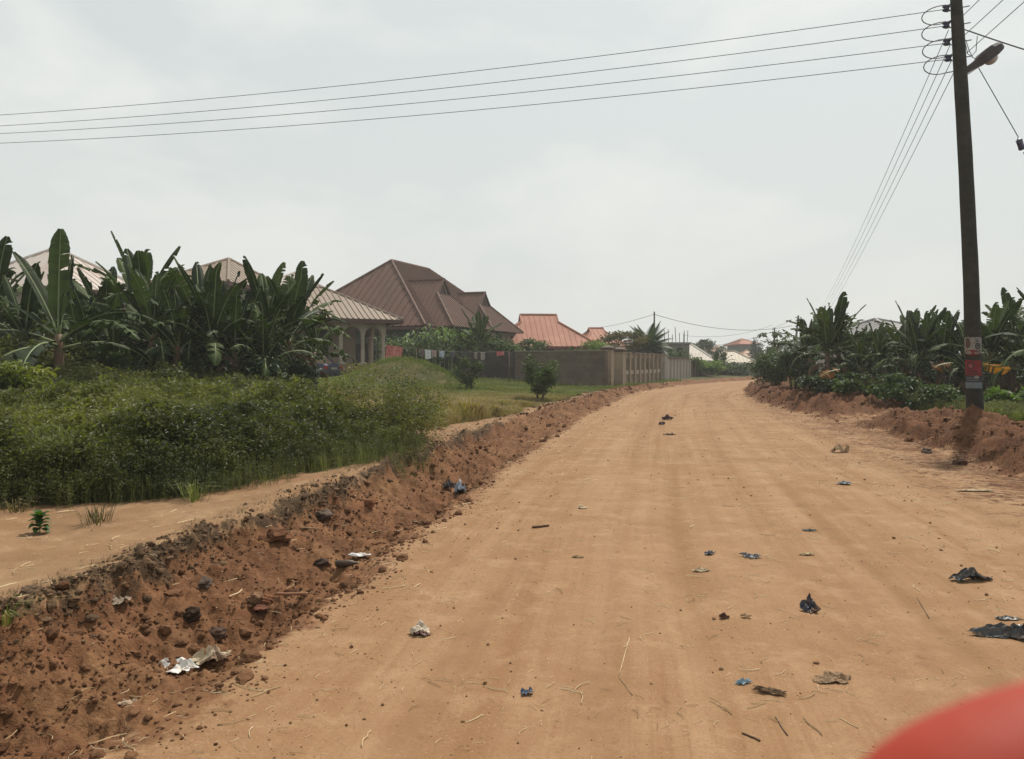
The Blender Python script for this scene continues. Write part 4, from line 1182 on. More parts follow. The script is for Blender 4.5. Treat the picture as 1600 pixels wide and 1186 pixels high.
# grass blades in tufts
def tuft_tpl(seed, nb, h, w_, sprd, bend=.5):
    r = np.random.default_rng(seed); v = []; f = []; c = []
    for k in range(nb):
        a = r.uniform(0, 2 * PI); b = r.uniform(0, .35) * sprd; hh = h * r.uniform(.5, 1.1); o = np.array([b * math.cos(a), b * math.sin(a), 0]); d_ = np.array([math.cos(a), math.sin(a), 0]) * r.uniform(.2, 1) * bend
        s_ = np.array([-math.sin(a), math.cos(a), 0]) * w_ / 2
        p1 = o + d_ * hh * .35 + np.array([0, 0, hh * .6]); p2 = o + d_ * hh + np.array([0, 0, hh * (1 - .35 * bend)])
        i = len(v); v += [o - s_, o + s_, p1 + s_ * .8, p1 - s_ * .8, p2 + s_ * .15, p2 - s_ * .15]; f += [(i, i + 1, i + 2, i + 3), (i + 3, i + 2, i + 4, i + 5)]; c += [r.uniform(0, 1)] * 6
    return np.array(v), np.array(f), np.array(c)
F_GRASS = foliage('field grass', (.065, .090, .022), (.150, .185, .045), .3, .7, dead=((.20, .17, .07), (.30, .22, .12)))
n = 105000
y_ = 14.0 * (62 / 14.0) ** rng.uniform(0, 1, n); x = rng.uniform(-.55, .22, n) * y_
g = grassin(x, y_); dl = dleft(x, y_); wi = weedin(x, y_)
m = (rng.uniform(0, 1, n) < g) & (wi < .5) & (dl > 1.9)
x, y_, dl = x[m], y_[m], dl[m]
q = np.sqrt(((x - MOUND[0]) / 4.6) ** 2 + ((y_ - MOUND[1]) / 4.4) ** 2)
# dry along the near edge of the field, greener near the mound and wall
dry = np.clip(1.05 - .85 * sstep(24, 37, y_ + 6 * fbm(x, y_, .25, 3, 95)) + .35 * fbm(x, y_, .6, 3, 96), 0, 1)
dry = np.where(q < 1.1, np.minimum(dry, .12), dry)
hh = sstep(.1, 1.0, g[m]) * (.17 + .24 * (1 - sstep(20, 30, y_)) + .05 * (q < 1)) * (1 + .9 * fbm(x, y_, .8, 3, 97))
tpl = [tuft_tpl(300 + k, 9, 1.0, .05, 1.0, .6) for k in range(5)]
gz = height(x, y_, False)
print('grass', len(x))
gg = scatter('field_grass', tpl, np.stack([x, y_, gz - .02], -1), rng.uniform(0, 6.28, len(x)), hh, np.clip(dry * 1.45, 0, 1.45), F_GRASS)
tag(gg, 'short grass, dry brown near the road and green round the mound', 'grass')
# low weeds dotted through the field
n = 5200
y2 = 14.5 * (48 / 14.5) ** rng.uniform(0, 1, n); x2 = rng.uniform(-.4, .2, n) * y2
m2 = (grassin(x2, y2) > .8) & (dleft(x2, y2) > 2.2) & (fbm(x2, y2, .35, 3, 195) > .02)
x2, y2 = x2[m2], y2[m2]
fw = scatter('field_weeds', [weed_tpl(220 + k, 1.0, 26, .13) for k in range(4)], np.stack([x2, y2, height(x2, y2, False) - .02], -1), rng.uniform(0, 6.28, len(x2)), rng.uniform(.14, .42, len(x2)), rng.uniform(0, 1, len(x2)), F_WEED)
tag(fw, 'low scattered weeds growing through the field grass', 'weeds')
# grass on the right bank
n = 26000
y_ = 10.0 * (48 / 10.0) ** rng.uniform(0, 1, n); x = edge(RE, y_)[0] + 1.6 + 8 * rng.uniform(0, 1, n) ** 1.5
m = rng.uniform(0, 1, n) < sstep(2.2, 3.0, dright(x, y_) + .5 * fbm(x, y_, .5, 3, 81))
x, y_ = x[m], y_[m]
gg = scatter('bank_grass', tpl, np.stack([x, y_, height(x, y_, False) - .02], -1), rng.uniform(0, 6.28, len(x)), .30 * (1 + .6 * fbm(x, y_, .7, 2, 98)), np.clip(.3 + .5 * fbm(x, y_, .5, 2, 99), 0, 1), F_GRASS)
tag(gg, 'grass behind the red heaps on the right bank', 'grass')
# weeds at the foot of the right grove
n = 9000
y_ = 11.0 * (44 / 11.0) ** rng.uniform(0, 1, n); x = edge(RE, y_)[0] + 2.3 + 3.4 * rng.uniform(0, 1, n)
m = dright(x, y_) + .5 * fbm(x, y_, .5, 3, 81) > 2.3
x, y_ = x[m], y_[m]
wr_ = scatter('bank_weeds', wtpl, np.stack([x, y_, height(x, y_, False) - .02], -1), rng.uniform(0, 6.28, len(x)), (.34 + .25 * fbm(x, y_, .8, 3, 191)) * (.8 + .4 * rng.uniform(0, 1, len(x))), np.clip(.45 + .6 * fbm(x, y_, .4, 3, 192), 0, 1), F_WEED)
tag(wr_, 'ragged weeds between the red heaps and the right banana grove', 'weeds')
# tall thin grass stalks in front of the weeds and between them
F_STALK = foliage('grass stalk', (.08, .11, .03), (.28, .27, .12), .3, .7)
n = 5200
y_ = 7.2 * (20 / 7.2) ** rng.uniform(0, 1, n); x = rng.uniform(-.9, -.08, n) * y_
m = weedin(x, y_) > -.12
x, y_ = x[m], y_[m]
tpl = [tuft_tpl(400 + k, 7, 1.0, .013, .6, .45) for k in range(4)]
gg = scatter('grass_stalks', tpl, np.stack([x, y_, height(x, y_, False)], -1), rng.uniform(0, 6.28, len(x)), .26 + .52 * sstep(0, 2.5, weedin(x, y_)) * rng.uniform(.8, 1.1, len(x)), rng.uniform(0, 1, len(x)), F_STALK)
tag(gg, 'thin pale grass stalks standing among the weeds', 'grass')
# ------------------------------------------------------------------ poles and lines
M_POLE = simple('dark creosoted pole', (.036, .032, .024), .9, .35, 7, .4, dirt=(.058, .050, .036), dscale=2.5)
M_WIRE = simple('cable', (.05, .05, .05), .6, .1)
M_INS = simple('glazed insulator', (.03, .028, .075), .25, .2, 10, spec=.6)
M_STEEL = simple('galvanised bracket', (.16, .16, .16), .5, .2, 10, metal=.4)
PY = 16.3
pb0 = W(1523, 662, PY); pt0 = W(1489, -18, PY)
pz = H(pb0.x, PY)
pole = thing('utility_pole', 'tall leaning dark wooden utility pole with posters, insulators and street lamp on the right bank', 'utility pole', (pb0.x, PY, pz))
OFF = Vector((pb0.x, PY, pz))
def pl(px, py, Y=PY): return W(px, py, Y) - OFF
AXY = [-20, 0, 105, 250, 430, 560, 657, 700]
def axis_x(py): return float(np.interp(py, AXY, [1492.8, 1494, 1500, 1508.5, 1517, 1521, 1524, 1525.2]))
def axis_r(py): return float(np.interp(py, AXY, [.112, .114, .130, .140, .152, .160, .168, .17]))
sh = MB()
nn = 22
pys = [700 - 720 * k / nn for k in range(nn + 1)]
sh.tube([pl(axis_x(q), q) for q in pys], [axis_r(q) + .002 * math.sin(k * 2.3) for k, q in enumerate(pys)], 18)
sh.build('pole_shaft', M_POLE, pole, True)
ins_px = [(1477, 13), (1477, 39), (1478, 66), (1480, 91)]
for (ix, iy) in ins_px:
    br = MB(); c = pl(ix, iy); ax = pl(axis_x(iy), iy)
    for s_ in (-1, 1):
        br.tube([ax + Vector((-.05, 0, s_ * .045)), c + Vector((.0, 0, s_ * .065)), c + Vector((-.03, 0, s_ * .065))], .011, 6)
    br.tube([c + Vector((0, 0, -.08)), c + Vector((0, 0, .08))], .009, 6)
    br.tube([ax, ax + Vector((.27, 0, .05))], .012, 6)
    bo = br.build('insulator_bracket', M_STEEL, pole, True)
    MB().lathe([(.03, -.055), (.055, -.05), (.058, -.025), (.032, -.008), (.032, .008), (.058, .025), (.055, .05), (.03, .055)], 14, c).build('insulator', M_INS, bo, True)
    MB().lathe([(.05, -.05), (.06, -.04), (.036, 0), (.06, .04), (.05, .05)], 12, pl(ix + 8, iy - 3) + Vector((0, .12, 0))).build('insulator', M_INS, bo, True)
    jl = MB(); pts = []
    for k in range(15):
        t = k / 14; an = R(60) + t * R(225)
        q = pl(ix - 6 + 19 * math.cos(an) * 1.1, iy + 8 - 15 * math.sin(an)); q.y += .25 * math.sin(t * PI)
        pts.append(q)
    pts = [pl(axis_x(iy - 14), iy - 12)] + pts + [pl(axis_x(iy + 20), iy + 19)]
    jl.tube(pts, .011, 5).build('jumper_cable', M_WIRE, bo, True)
# street lamp bolted to the pole
lp0, lp1 = pl(1512, 108), pl(1562, 74)
ld = (lp1 - lp0).normalized(); ln_ = Vector((0, 1, 0)); lu = ld.cross(ln_) * -1
if lu.z < 0: lu = -lu
LM = Matrix(((ld.x, ln_.x, lu.x, lp0.x), (ld.y, ln_.y, lu.y, lp0.y), (ld.z, ln_.z, lu.z, lp0.z), (0, 0, 0, 1)))
lm = MB()
secs = [(-.08, .06, -.075, .055), (.22, .07, -.085, .07), (.36, .14, -.115, .12), (.62, .16, -.10, .14), (.76, .14, -.07, .12), (.84, .08, -.04, .07)]
ring = []
for x, hw, z0, z1 in secs:
    ring.append([Vector((x, -hw, z0)), Vector((x, hw, z0)), Vector((x, hw, z1 * .5)), Vector((x, hw * .6, z1)), Vector((x, -hw * .6, z1)), Vector((x, -hw, z1 * .5))])
vs = [LM @ p for r_ in ring for p in r_]
fs = [tuple(range(6))[::-1], tuple(30 + k for k in range(6))]
for i in range(5):
    for k in range(6): fs.append((i * 6 + k, i * 6 + (k + 1) % 6, i * 6 + 6 + (k + 1) % 6, i * 6 + 6 + k))
lm.add(vs, fs)
lo = lm.build('street_lamp', simple('lamp housing', (.055, .043, .045), .6, .2, 8), pole)
MB().lathe([(.02, -.18), (.07, -.165), (.115, -.13), (.135, -.08), (.12, -.05)], 16, (.52, 0, -.03), LM).build('lamp_bowl', simple('milky lamp bowl', (.50, .42, .38), .3, .1, 8), lo, True)
MB().box(-.05, .24, -.055, .055, -.10, -.085, LM).build('lamp_arm_plate', simple('rusty arm', (.22, .13, .10), .8, .3), lo)
MB().tube([pl(1509, 62), pl(1514, 78), pl(1520, 90), pl(1526, 92)], .008, 5).tube([pl(1508, 66), pl(1512, 84), pl(1518, 88), pl(1525, 80), pl(1527, 56)], .008, 5).build('lamp_cable', M_WIRE, pole, True)
# posters glued round the pole
M_PW = simple('dirty white paper', (.30, .27, .235), .9, .15, 15, dirt=(.16, .13, .10), dscale=12)
M_PR = simple('red printed paper', (.23, .032, .030), .8, .2, 14)
M_PD = simple('dark print', (.05, .05, .055), .9, .3, 14)
M_PG = simple('grey blue card', (.17, .20, .21), .85, .12, 14)
M_PS = simple('printed face brown', (.12, .075, .055), .9, .2, 14)
def on_pole(py, ang, off):
    """point on the pole surface: ang 0 faces the camera, + to the right"""
    c = pl(axis_x(py), py); r = axis_r(py) + .003 + off
    th = R(-90) - R(31) * 0 + ang + math.atan2(pb0.x, PY) * -1
    return c + Vector((math.cos(th) * r, math.sin(th) * r, 0))
def patch(x0, x1, y0, y1, off, nx=10, ny=3, rag=0, seed=0):
    mb = MB(); rnd = random.Random(seed)
    for lay in (off, off - .002):
        for j in range(ny + 1):
            for i in range(nx + 1):
                e = rag * rnd.uniform(-1, 1) if (j in (0, ny)) else 0
                mb.v.append(tuple(on_pole(y0 + (y1 - y0) * j / ny + e, x0 + (x1 - x0) * i / nx, lay))); mb.c.append(.5)
    for j in range(ny):
        for i in range(nx):
            a = j * (nx + 1) + i; mb.f.append((a, a + 1, a + nx + 2, a + nx + 1)); mb.m.append(0)
    return mb
def disc(cx, cy, rx, ry, off, r_in=0, n=18):
    mb = MB(); vs = []; fs = []
    for k in range(n):
        a = 2 * PI * k / n
        vs.append(on_pole(cy + ry * math.sin(a), cx + rx * math.cos(a), off)); vs.append(on_pole(cy + ry * r_in * math.sin(a), cx + rx * r_in * math.cos(a), off))
    for k in range(n):
        k2 = (k + 1) % n; fs.append((2 * k, 2 * k2, 2 * k2 + 1, 2 * k + 1))
    return mb.add(vs, fs)
p1 = patch(-1.25, 1.25, 527, 553, .004, rag=.6, seed=2).build('poster', M_PW, pole); p1['label'] = 'dirty white poster with a brown oval portrait'
disc(-.62, 536.5, .33, 8, .007).build('printed_portrait', M_PS, p1)
disc(.55, 541, .34, 5, .007, .6).build('printed_ring', M_PD, p1)
disc(.55, 540.5, .14, 2, .0075).build('printed_dot', M_PD, p1)
for x0, x1, y0 in ((.25, .75, 531), (.3, .65, 533.5), (.7, .95, 547), (.2, .5, 549)): patch(x0, x1, y0, y0 + 1.2, .007, 4, 1).build('printed_line', M_PD, p1)
p2 = disc(-.05, 551, .95, 4.2, .009, 0, 24).build('poster', M_PR, pole); p2['label'] = 'torn red oval sticker'
p3 = patch(-1.2, .95, 563, 587, .004, rag=.5, seed=4).build('poster', M_PR, pole); p3['label'] = 'red poster with a round emblem'
disc(-.35, 571, .42, 5.4, .007, .72).build('printed_ring', M_PD, p3); disc(-.35, 572, .24, 3.0, .0075).build('printed_portrait', simple('pink print', (.34, .10, .09), .9, .1), p3)
for y0 in (579.5, 582, 584.3): patch(-.8, .4, y0, y0 + 1.0, .007, 5, 1).build('printed_line', M_PD, p3)
p4 = patch(-1.2, .95, 587.3, 596.5, .004).build('poster', M_PD, pole); p4['label'] = 'dark blue grey printed strip'
for y0 in (589, 591.5, 594): patch(-.9, .6, y0, y0 + .9, .007, 5, 1).build('printed_line', M_PG, p4)
disc(.3, 589, .28, 2.2, .0075).build('printed_dot', M_PW, p4)
p5 = patch(-1.2, .95, 597, 606.5, .006).build('poster', M_PG, pole); p5['label'] = 'plain pale grey card'

def line(name, label, A, B, sag, r, group=None, n=26, cat='cable'):
    A, B = Vector(A), Vector(B)
    pts = []
    for k in range(n + 1):
        t = k / n; p = A.lerp(B, t) - A; p.z -= sag * 4 * t * (1 - t); pts.append(p)
    o = MB().tube(pts, r, 5).build(name, M_WIRE, None, True); o.location = A
    return tag(o, label, cat, group)
TOPS = ['topmost', 'second from the top', 'third from the top', 'lowest']
for k, ((ix, iy), ly) in enumerate(zip(ins_px, (163, 180, 192, 207))):
    A = W(ix - 3, iy + 2, PY); B = W(0, ly, 23.5); E_ = A + (B - A) * 1.35
    line('power_line', '%s of the four thin power lines running left across the sky' % TOPS[k], A, E_, .42, .0075, 'power lines running left from the pole')
for k, (sx_, sy_, ex, ey) in enumerate([(1482, 47, 1283, 481), (1484, 72, 1285, 484), (1486, 96, 1287, 487), (1490, 114, 1289, 491)]):
    line('power_line', '%s of the four power lines falling from the pole to the distant pole' % ['leftmost', 'second from left', 'third from left', 'rightmost'][k], W(sx_, sy_, PY), W(ex, ey, 95), .5, .0075, 'power lines falling to the distant pole')
for k, (sx_, sy_, ex, ey) in enumerate([(1503, 26, 1530, 0), (1507, 55, 1567, 0), (1510, 83, 1600, 3)]):
    f = 620 / math.hypot(ex - sx_, ey - sy_)
    line('power_line', '%s of three power lines rising from the pole over the right edge' % ['leftmost', 'middle', 'rightmost'][k], W(sx_, sy_, PY), W(sx_ + (ex - sx_) * f, sy_ + (ey - sy_) * f, 7.5), .0, .0075, 'power lines rising to the right')
line('service_cable', 'thick black cable leaving the pole to the right above the lamp', W(1507, 46, PY), W(1720, 112, 14.5), .03, .014)
A = W(1529, 106, PY); B = W(1591, 214, PY); Cc = W(1599, 238, PY); D_ = W(1812, 640, PY)
st = thing('stay_wire', 'stay wire with dark egg insulator slanting down right from the lamp', 'cable', A)
MB().tube([Vector((0, 0, 0)), B - A], .009, 5).tube([B - A, B - A + Vector((-.03, 0, -.09)), W(1594, 224, PY) - A], .008, 5).build('upper_wire', M_WIRE, st, True)
MB().tube([Cc - A, D_ - A], .009, 5).build('lower_wire', M_WIRE, st, True)
ii = MB(); c = W(1594.5, 226, PY) - A; dd = (Cc - B).normalized()
ii.tube([c - dd * .12, c - dd * .10, c - dd * .03, c + dd * .03, c + dd * .10, c + dd * .12], [.04, .065, .06, .06, .065, .04], 10).build('stay_insulator', M_INS, st, True)

def far_pole(px, py_top, Y, r, label, arms=0, lean=0):
    x = (px - 800) / 1200 * Y; z0 = H(x, min(Y, 140)); top = W(px, py_top, Y).z
    root = thing('distant_pole', label, 'utility pole', (x, Y, z0))
    h = top - z0
    MB().tube([(0, 0, -.3), (lean * .5, 0, h * .5), (lean, 0, h)], [r, r * .85, r * .7], 8).build('pole_shaft', M_POLE, root, True)
    for k in range(arms):
        zz = h - .3 - k * .42
        MB().lathe([(.06, -.1), (.11, -.06), (.05, 0), (.11, .06), (.06, .1)], 8, (lean - r - .12, 0, zz)).build('insulator', M_INS, root, True)
    return root
far_pole(1022, 487, 88, .12, 'thin dark pole beside the coconut palm with a sagging wire on each side')
far_pole(1068.5, 521, 125, .14, 'short thin pole above the unfinished block building')
far_pole(1207, 512, 130, .17, 'far pole left of the sparse young tree on the right bank', 4, .3)
far_pole(1237, 493, 112, .20, 'leaning far pole with insulators right of the sparse young tree', 4, .9)
far_pole(1288, 478, 95, .14, 'far pole with blue insulators rising behind the first bananas of the right grove', 4)
far_pole(1182, 548, 120, .12, 'small hazy pole in front of the bluish tree at the road end')
A = W(1022, 491, 88)
line('overhead_wire', 'wire sagging from the palm side pole towards the right grove', A, W(1237, 509, 112), 1.15, .03)
line('overhead_wire', 'wire falling left from the palm side pole behind the red roofs', A, W(925, 513, 120), .25, .025)
line('overhead_wire', 'upper faint wire between the two far poles at the road end', W(1068, 524, 125), W(1207, 508, 130), .9, .022)
line('overhead_wire', 'lower faint wire between the two far poles at the road end', W(1060, 541, 130), W(1207, 519, 130), .8, .022)
line('overhead_wire', 'short wire running from the far pole up towards the leaning pole', W(1207, 513, 130), W(1237, 499, 112), .1, .022)

# ------------------------------------------------------------------ washing line
CY = 47.0
M_LINE = simple('washing rope', (.22, .20, .16), .8, .1)
def gz(px, Y): return H((px - 800) / 1200 * Y, Y)
for k, (px, py, lb) in enumerate([(596, 537, 'left post of the washing line near the verandah'), (650, 545, 'second post of the washing line left of the shirts'), (795, 549, 'right end post of the washing line against the block wall')]):
    p = W(px, py, CY); z0 = gz(px, CY)
    tag(MB().tube([(0, 0, -.2), (.03, 0, (p.z - z0) * .5), (0, 0, p.z - z0 + .05)], .035, 6).build('line_post', M_WOOD, None, True), lb, 'post', 'washing line posts').location = (p.x, CY, z0)
A, B, C_ = W(596, 537, CY), W(650, 545, CY), W(795, 549, CY)
tag(MB().tube([(0, 0, 0), (B - A) * .5 - Vector((0, 0, .06)), B - A, (B - A) + (C_ - B) * .25 - Vector((0, 0, .09)), (B - A) + (C_ - B) * .5 - Vector((0, 0, .12)), (B - A) + (C_ - B) * .75 - Vector((0, 0, .09)), C_ - A], .012, 5).build('washing_line', M_LINE, None, True), 'thin rope of the washing line strung across the yard', 'rope').location = A
def rope_y(px):
    if px < 650: t = (px - 596) / 54; return 537 + 8 * t + .06 / 47 * 1200 * 4 * t * (1 - t) * .8
    t = (px - 650) / 145; return 545 + 4 * t + .12 / 47 * 1200 * 4 * t * (1 - t)
def cloth(px0, px1, hpx, col, label, seed, name='hanging_cloth', cat='cloth', spot=None, slant=0):
    rnd = np.random.default_rng(seed)
    A = W(px0, rope_y(px0), CY); B = W(px1, rope_y(px1), CY)
    w_ = B.x - A.x; h = hpx / 1200 * CY; nx, nz = 12, 14
    mb = MB()
    for lay in (0, .012):
        for j in range(nz + 1):
            for i in range(nx + 1):
                u_, v_ = i / nx, j / nz
                mb.v.append((u_ * w_ * (1 - .06 * v_) + slant * v_ * h, -.02 + lay + .045 * math.sin(u_ * 9 + seed) * (.3 + v_), (B.z - A.z) * u_ - v_ * h * (1 + .06 * math.sin(u_ * 5 + seed * 2)) + .012)); mb.c.append(.5)
    for q in range(2):
        o_ = q * (nx + 1) * (nz + 1)
        for j in range(nz):
            for i in range(nx):
                a = o_ + j * (nx + 1) + i
                mb.f.append((a, a + 1, a + nx + 2, a + nx + 1) if q else (a, a + nx + 1, a + nx + 2, a + 1)); mb.m.append(0)
    t = NT(name + str(seed))
    co = t.n('TexCoord').outputs['Object']
    c = t.mix(t.ramp(t.noise(7, 3, .6, co), (.4, 0.0), (.6, 1.0)), tuple(q * .75 for q in col), col)
    if spot: c = t.mix(t.ramp(t.noise(16, 2, .5, co), (.52, 0.0), (.60, 1.0)), c, spot)
    o = mb.build(name, t.bsdf(c, .9), None, True); o.location = A
    return tag(o, label, cat)
cloth(604, 630, 20, (.52, .13, .12), 'large faded red patterned cloth hanging slanted on the washing line by the verandah', 1, spot=(.62, .30, .26), slant=-.12)
cloth(657, 663, 11, (.20, .13, .13), 'small dusky red and grey cloth at the left end of the row of washing', 2)
cloth(664, 674, 14, (.62, .63, .64), 'white shirt on the washing line', 3, 'hanging_shirt', 'shirt')
cloth(675, 682, 11, (.42, .31, .28), 'pinkish tan cloth right of the white shirt', 4)
cloth(686.5, 694.5, 10, (.42, .47, .55), 'pale blue cloth on the washing line', 5)
cloth(703, 711, 9, (.09, .10, .11), 'dark grey cloth right of the pale blue cloth', 6)
cloth(722, 732, 9, (.07, .08, .07), 'very dark cloth midway along the washing line', 7)
cloth(741, 746, 11, (.30, .27, .22), 'narrow beige cloth above the smaller bush', 8)
cloth(751, 758, 12, (.30, .26, .24), 'pale flowered cloth right of the narrow beige cloth', 9, spot=(.5, .45, .4))
cloth(776, 788, 6.5, (.45, .09, .09), 'short bright red cloth near the right end of the washing line', 10, spot=(.5, .25, .22))

# ------------------------------------------------------------------ car seen over the weeds
def car():
    Y = 43; x = (524 - 800) / 1200 * Y; z = H(x, Y)
    hd = R(150)      # heading of the nose
    root = thing('parked_car', 'old dark blue saloon car half hidden by the weeds beside the arched verandah', 'car', (x - .3, Y + .9, z - .02), hd)
    # local +x nose, origin near the rear; width along y
    M_B = simple('faded dark blue paint', (.022, .034, .085), .45, .25, 3, spec=.5, dirt=(.06, .05, .05), dscale=2)
    M_G = simple('window glass with painted reflections', (.30, .22, .16), .15, .45, 2.2, spec=.8, dirt=(.42, .24, .12), dscale=1.6)  # orange and cream reflections are painted into the glass colour
    M_TY = simple('tyre rubber', (.02, .02, .02), .9, .2); M_RM = simple('wheel rim', (.25, .25, .26), .4, .1, metal=.6)
    prof = [(0, .40), (.02, .62), (.0, .86), (.08, .95), (.75, .97), (2.75, .96), (3.6, .88), (4.05, .74), (4.12, .45), (4.0, .28), (.1, .28)]
    b = MB(); n = len(prof)
    for y_, k in ((-.80, .96), (-.70, 1), (.70, 1), (.80, .96)):
        for px_, pz_ in prof:
            inset = .0 if abs(y_) > .75 else .02
            b.v.append((2.05 + (px_ - 2.05) * k, y_ if pz_ < .8 else y_ * .97, .62 + (pz_ - .62) * k + (.012 if k == 1 else 0))); b.c.append(.5)
    for r_ in range(3):
        for i in range(n):
            j = (i + 1) % n; b.f.append((r_ * n + i, r_ * n + j, r_ * n + n + j, r_ * n + n + i)); b.m.append(0)
    b.f.append(tuple(range(n))[::-1]); b.m.append(0); b.f.append(tuple(3 * n + i for i in range(n))); b.m.append(0)
    body = b.build('body', M_B, root)
    # cabin frame: roof and pillars
    c = MB(); lo_ = [(.62, .955), (3.0, .955)]; hi = [(1.15, 1.36), (2.45, 1.38)]
    R0 = [(1.12, -.56, 1.35), (2.45, -.56, 1.37), (2.45, .56, 1.37), (1.12, .56, 1.35)]
    c.add([*R0, *[(p[0], p[1] * 1.02, p[2] + .05) for p in R0]], [(3, 2, 1, 0), (4, 5, 6, 7), (0, 1, 5, 4), (1, 2, 6, 5), (2, 3, 7, 6), (3, 0, 4, 7)])
    c.build('roof_panel', simple('whitish roof paint', (.42, .40, .37), .5, .15), root)
    pl_ = MB()
    for s_ in (-1, 1):
        for (xa, xb) in ((.60, 1.12), (1.75, 1.75), (3.02, 2.45)):
            pl_.tube([(xa, s_ * .74, .95), (xb, s_ * .57, 1.37)], .035, 6)
    pl_.build('roof_pillars', M_B, root)
    gl = MB().add([(.64, -.68, .965), (.64, .68, .965), (1.13, .53, 1.345), (1.13, -.53, 1.345)], [(0, 1, 2, 3)]).build('rear_window', M_G, root)
    MB().add([(2.98, -.68, .965), (2.98, .68, .965), (2.45, .53, 1.36), (2.45, -.53, 1.36)], [(3, 2, 1, 0)]).build('windscreen', M_G, root)
    for s_ in (-1, 1):
        MB().add([(.80, s_ * .735, .97), (1.70, s_ * .735, .97), (1.72, s_ * .565, 1.345), (1.20, s_ * .565, 1.345)], [(0, 1, 2, 3)]).build('side_window', M_G, root)
        MB().add([(1.80, s_ * .735, .97), (2.85, s_ * .735, .97), (2.42, s_ * .565, 1.345), (1.78, s_ * .565, 1.345)], [(0, 1, 2, 3)]).build('side_window', M_G, root)
        MB().box(-.03, .03, s_ * .62 - .13, s_ * .62 + .13, .66, .86).build('tail_light', simple('red lamp lens', (.30, .015, .015), .25, .1, spec=.6), root)
        d_ = MB().box(.95, 1.78, s_ * .80 - .008, s_ * .80 + .008, .40, .90).build('door', M_B, root)
        MB().box(1.02, 1.18, s_ * .82 - .012, s_ * .82 + .012, .78, .81).build('handle', M_STEEL, d_)
        d_ = MB().box(1.80, 2.75, s_ * .80 - .008, s_ * .80 + .008, .40, .90).build('door', M_B, root)
        MB().box(1.87, 2.03, s_ * .82 - .012, s_ * .82 + .012, .78, .81).build('handle', M_STEEL, d_)
        for wx in (.78, 3.30):
            M = Matrix.Translation((wx, s_ * .74, .30)) @ Matrix.Rotation(R(90), 4, 'X')
            wh = MB().lathe([(.20, -.085), (.27, -.09), (.30, -.06), (.30, .06), (.27, .09), (.20, .085)], 20, (0, 0, 0), M).build('wheel', M_TY, root, True)
            MB().lathe([(.05, -.095), (.19, -.08), (.19, .08), (.05, .095)], 16, (0, 0, 0), M).build('rim', M_RM, wh, True)
    MB().box(-.08, .06, -.80, .80, .36, .54).build('bumper', simple('black bumper', (.03, .03, .032), .6, .2), root)
    MB().box(-.035, -.005, -.25, .25, .64, .76).build('number_plate', simple('dusty plate', (.35, .32, .25), .7, .2), root)
car()

# ------------------------------------------------------------------ soil clods, straw and litter
rng = np.random.default_rng(77)
def rock_tpl(seed, sub=1):
    r = np.random.default_rng(seed); t = (1 + 5 ** .5) / 2
    v = np.array([(-1, t, 0), (1, t, 0), (-1, -t, 0), (1, -t, 0), (0, -1, t), (0, 1, t), (0, -1, -t), (0, 1, -t), (t, 0, -1), (t, 0, 1), (-t, 0, -1), (-t, 0, 1)], float) / 1.9
    f = [(0, 11, 5), (0, 5, 1), (0, 1, 7), (0, 7, 10), (0, 10, 11), (1, 5, 9), (5, 11, 4), (11, 10, 2), (10, 7, 6), (7, 1, 8), (3, 9, 4), (3, 4, 2), (3, 2, 6), (3, 6, 8), (3, 8, 9), (4, 9, 5), (2, 4, 11), (6, 2, 10), (8, 6, 7), (9, 8, 1)]
    if sub:
        v = [tuple(q) for q in v]; mid = {}; f2 = []
        def m(a, b):
            k = (min(a, b), max(a, b))
            if k not in mid:
                q = (np.array(v[a]) + np.array(v[b])) / 2; q *= 1.0 / max(np.linalg.norm(q), 1e-6); v.append(tuple(q)); mid[k] = len(v) - 1
            return mid[k]
        for a, b, c in f: ab, bc, ca = m(a, b), m(b, c), m(c, a); f2 += [(a, ab, ca), (b, bc, ab), (c, ca, bc), (ab, bc, ca)]
        v = np.array(v); f = f2
    k = 1 + .55 * fbm(v[:, 0] + seed * 1.7 + v[:, 2] * .6, v[:, 1] + v[:, 2] * .8, 1.1, 3, seed, .6)
    v = v * k[:, None] * r.uniform(.7, 1.25, (1, 3)) * np.array([1, 1, .72])
    return v, np.array(f), np.full(len(v), r.uniform(.2, .8))
def clod_mat(name, a, b):
    t = NT(name); sh = t.n('Attribute', attribute_name='shade').outputs['Fac']; co = t.n('TexCoord').outputs['Object']
    c = t.mix(t.math('ADD', sh, t.math('SUBTRACT', t.noise(3, 4, .6, co), .5)), tuple(q * .76 for q in a), tuple(q * .76 for q in b))
    return t.bsdf(c, .95, t.noise(60, 5, .7, co), .6, .01, .1)
M_CLOD = clod_mat('red clay clods', (.085, .040, .021), (.235, .120, .062))
M_PEB = clod_mat('road grit', (.10, .045, .022), (.42, .26, .14))
rt = [rock_tpl(500 + k) for k in range(10)]
def soil_at(x, y_):
    dl = dleft(x, y_); dr = dright(x, y_); n_lo = fbm(x, y_, 0.45, 3, 5); n_mid = fbm(x, y_, 1.7, 4, 9)
    d = dl + .16 * n_mid + .10 * n_lo; d2 = dr + .30 * n_mid + .18 * n_lo; near = 1 - sstep(13, 24, y_)
    gap = np.clip(1 - np.exp(-((y_ - 20.3) / 1.5) ** 2), 0, 1)
    a = sstep(-.3, .15, d) * (1 - sstep(1.08, 1.25, d)) * near + sstep(-.15, .2, d) * (1 - sstep(1.9, 2.6, d)) * (1 - near)
    b = sstep(-.3, .2, d2) * (1 - sstep(2.1, 2.8, d2)) * (.1 + .9 * gap)
    return a + b
n = 62000
y_ = 1.6 * (50 / 1.6) ** rng.uniform(0, 1, n)
left = rng.uniform(0, 1, n) < .55
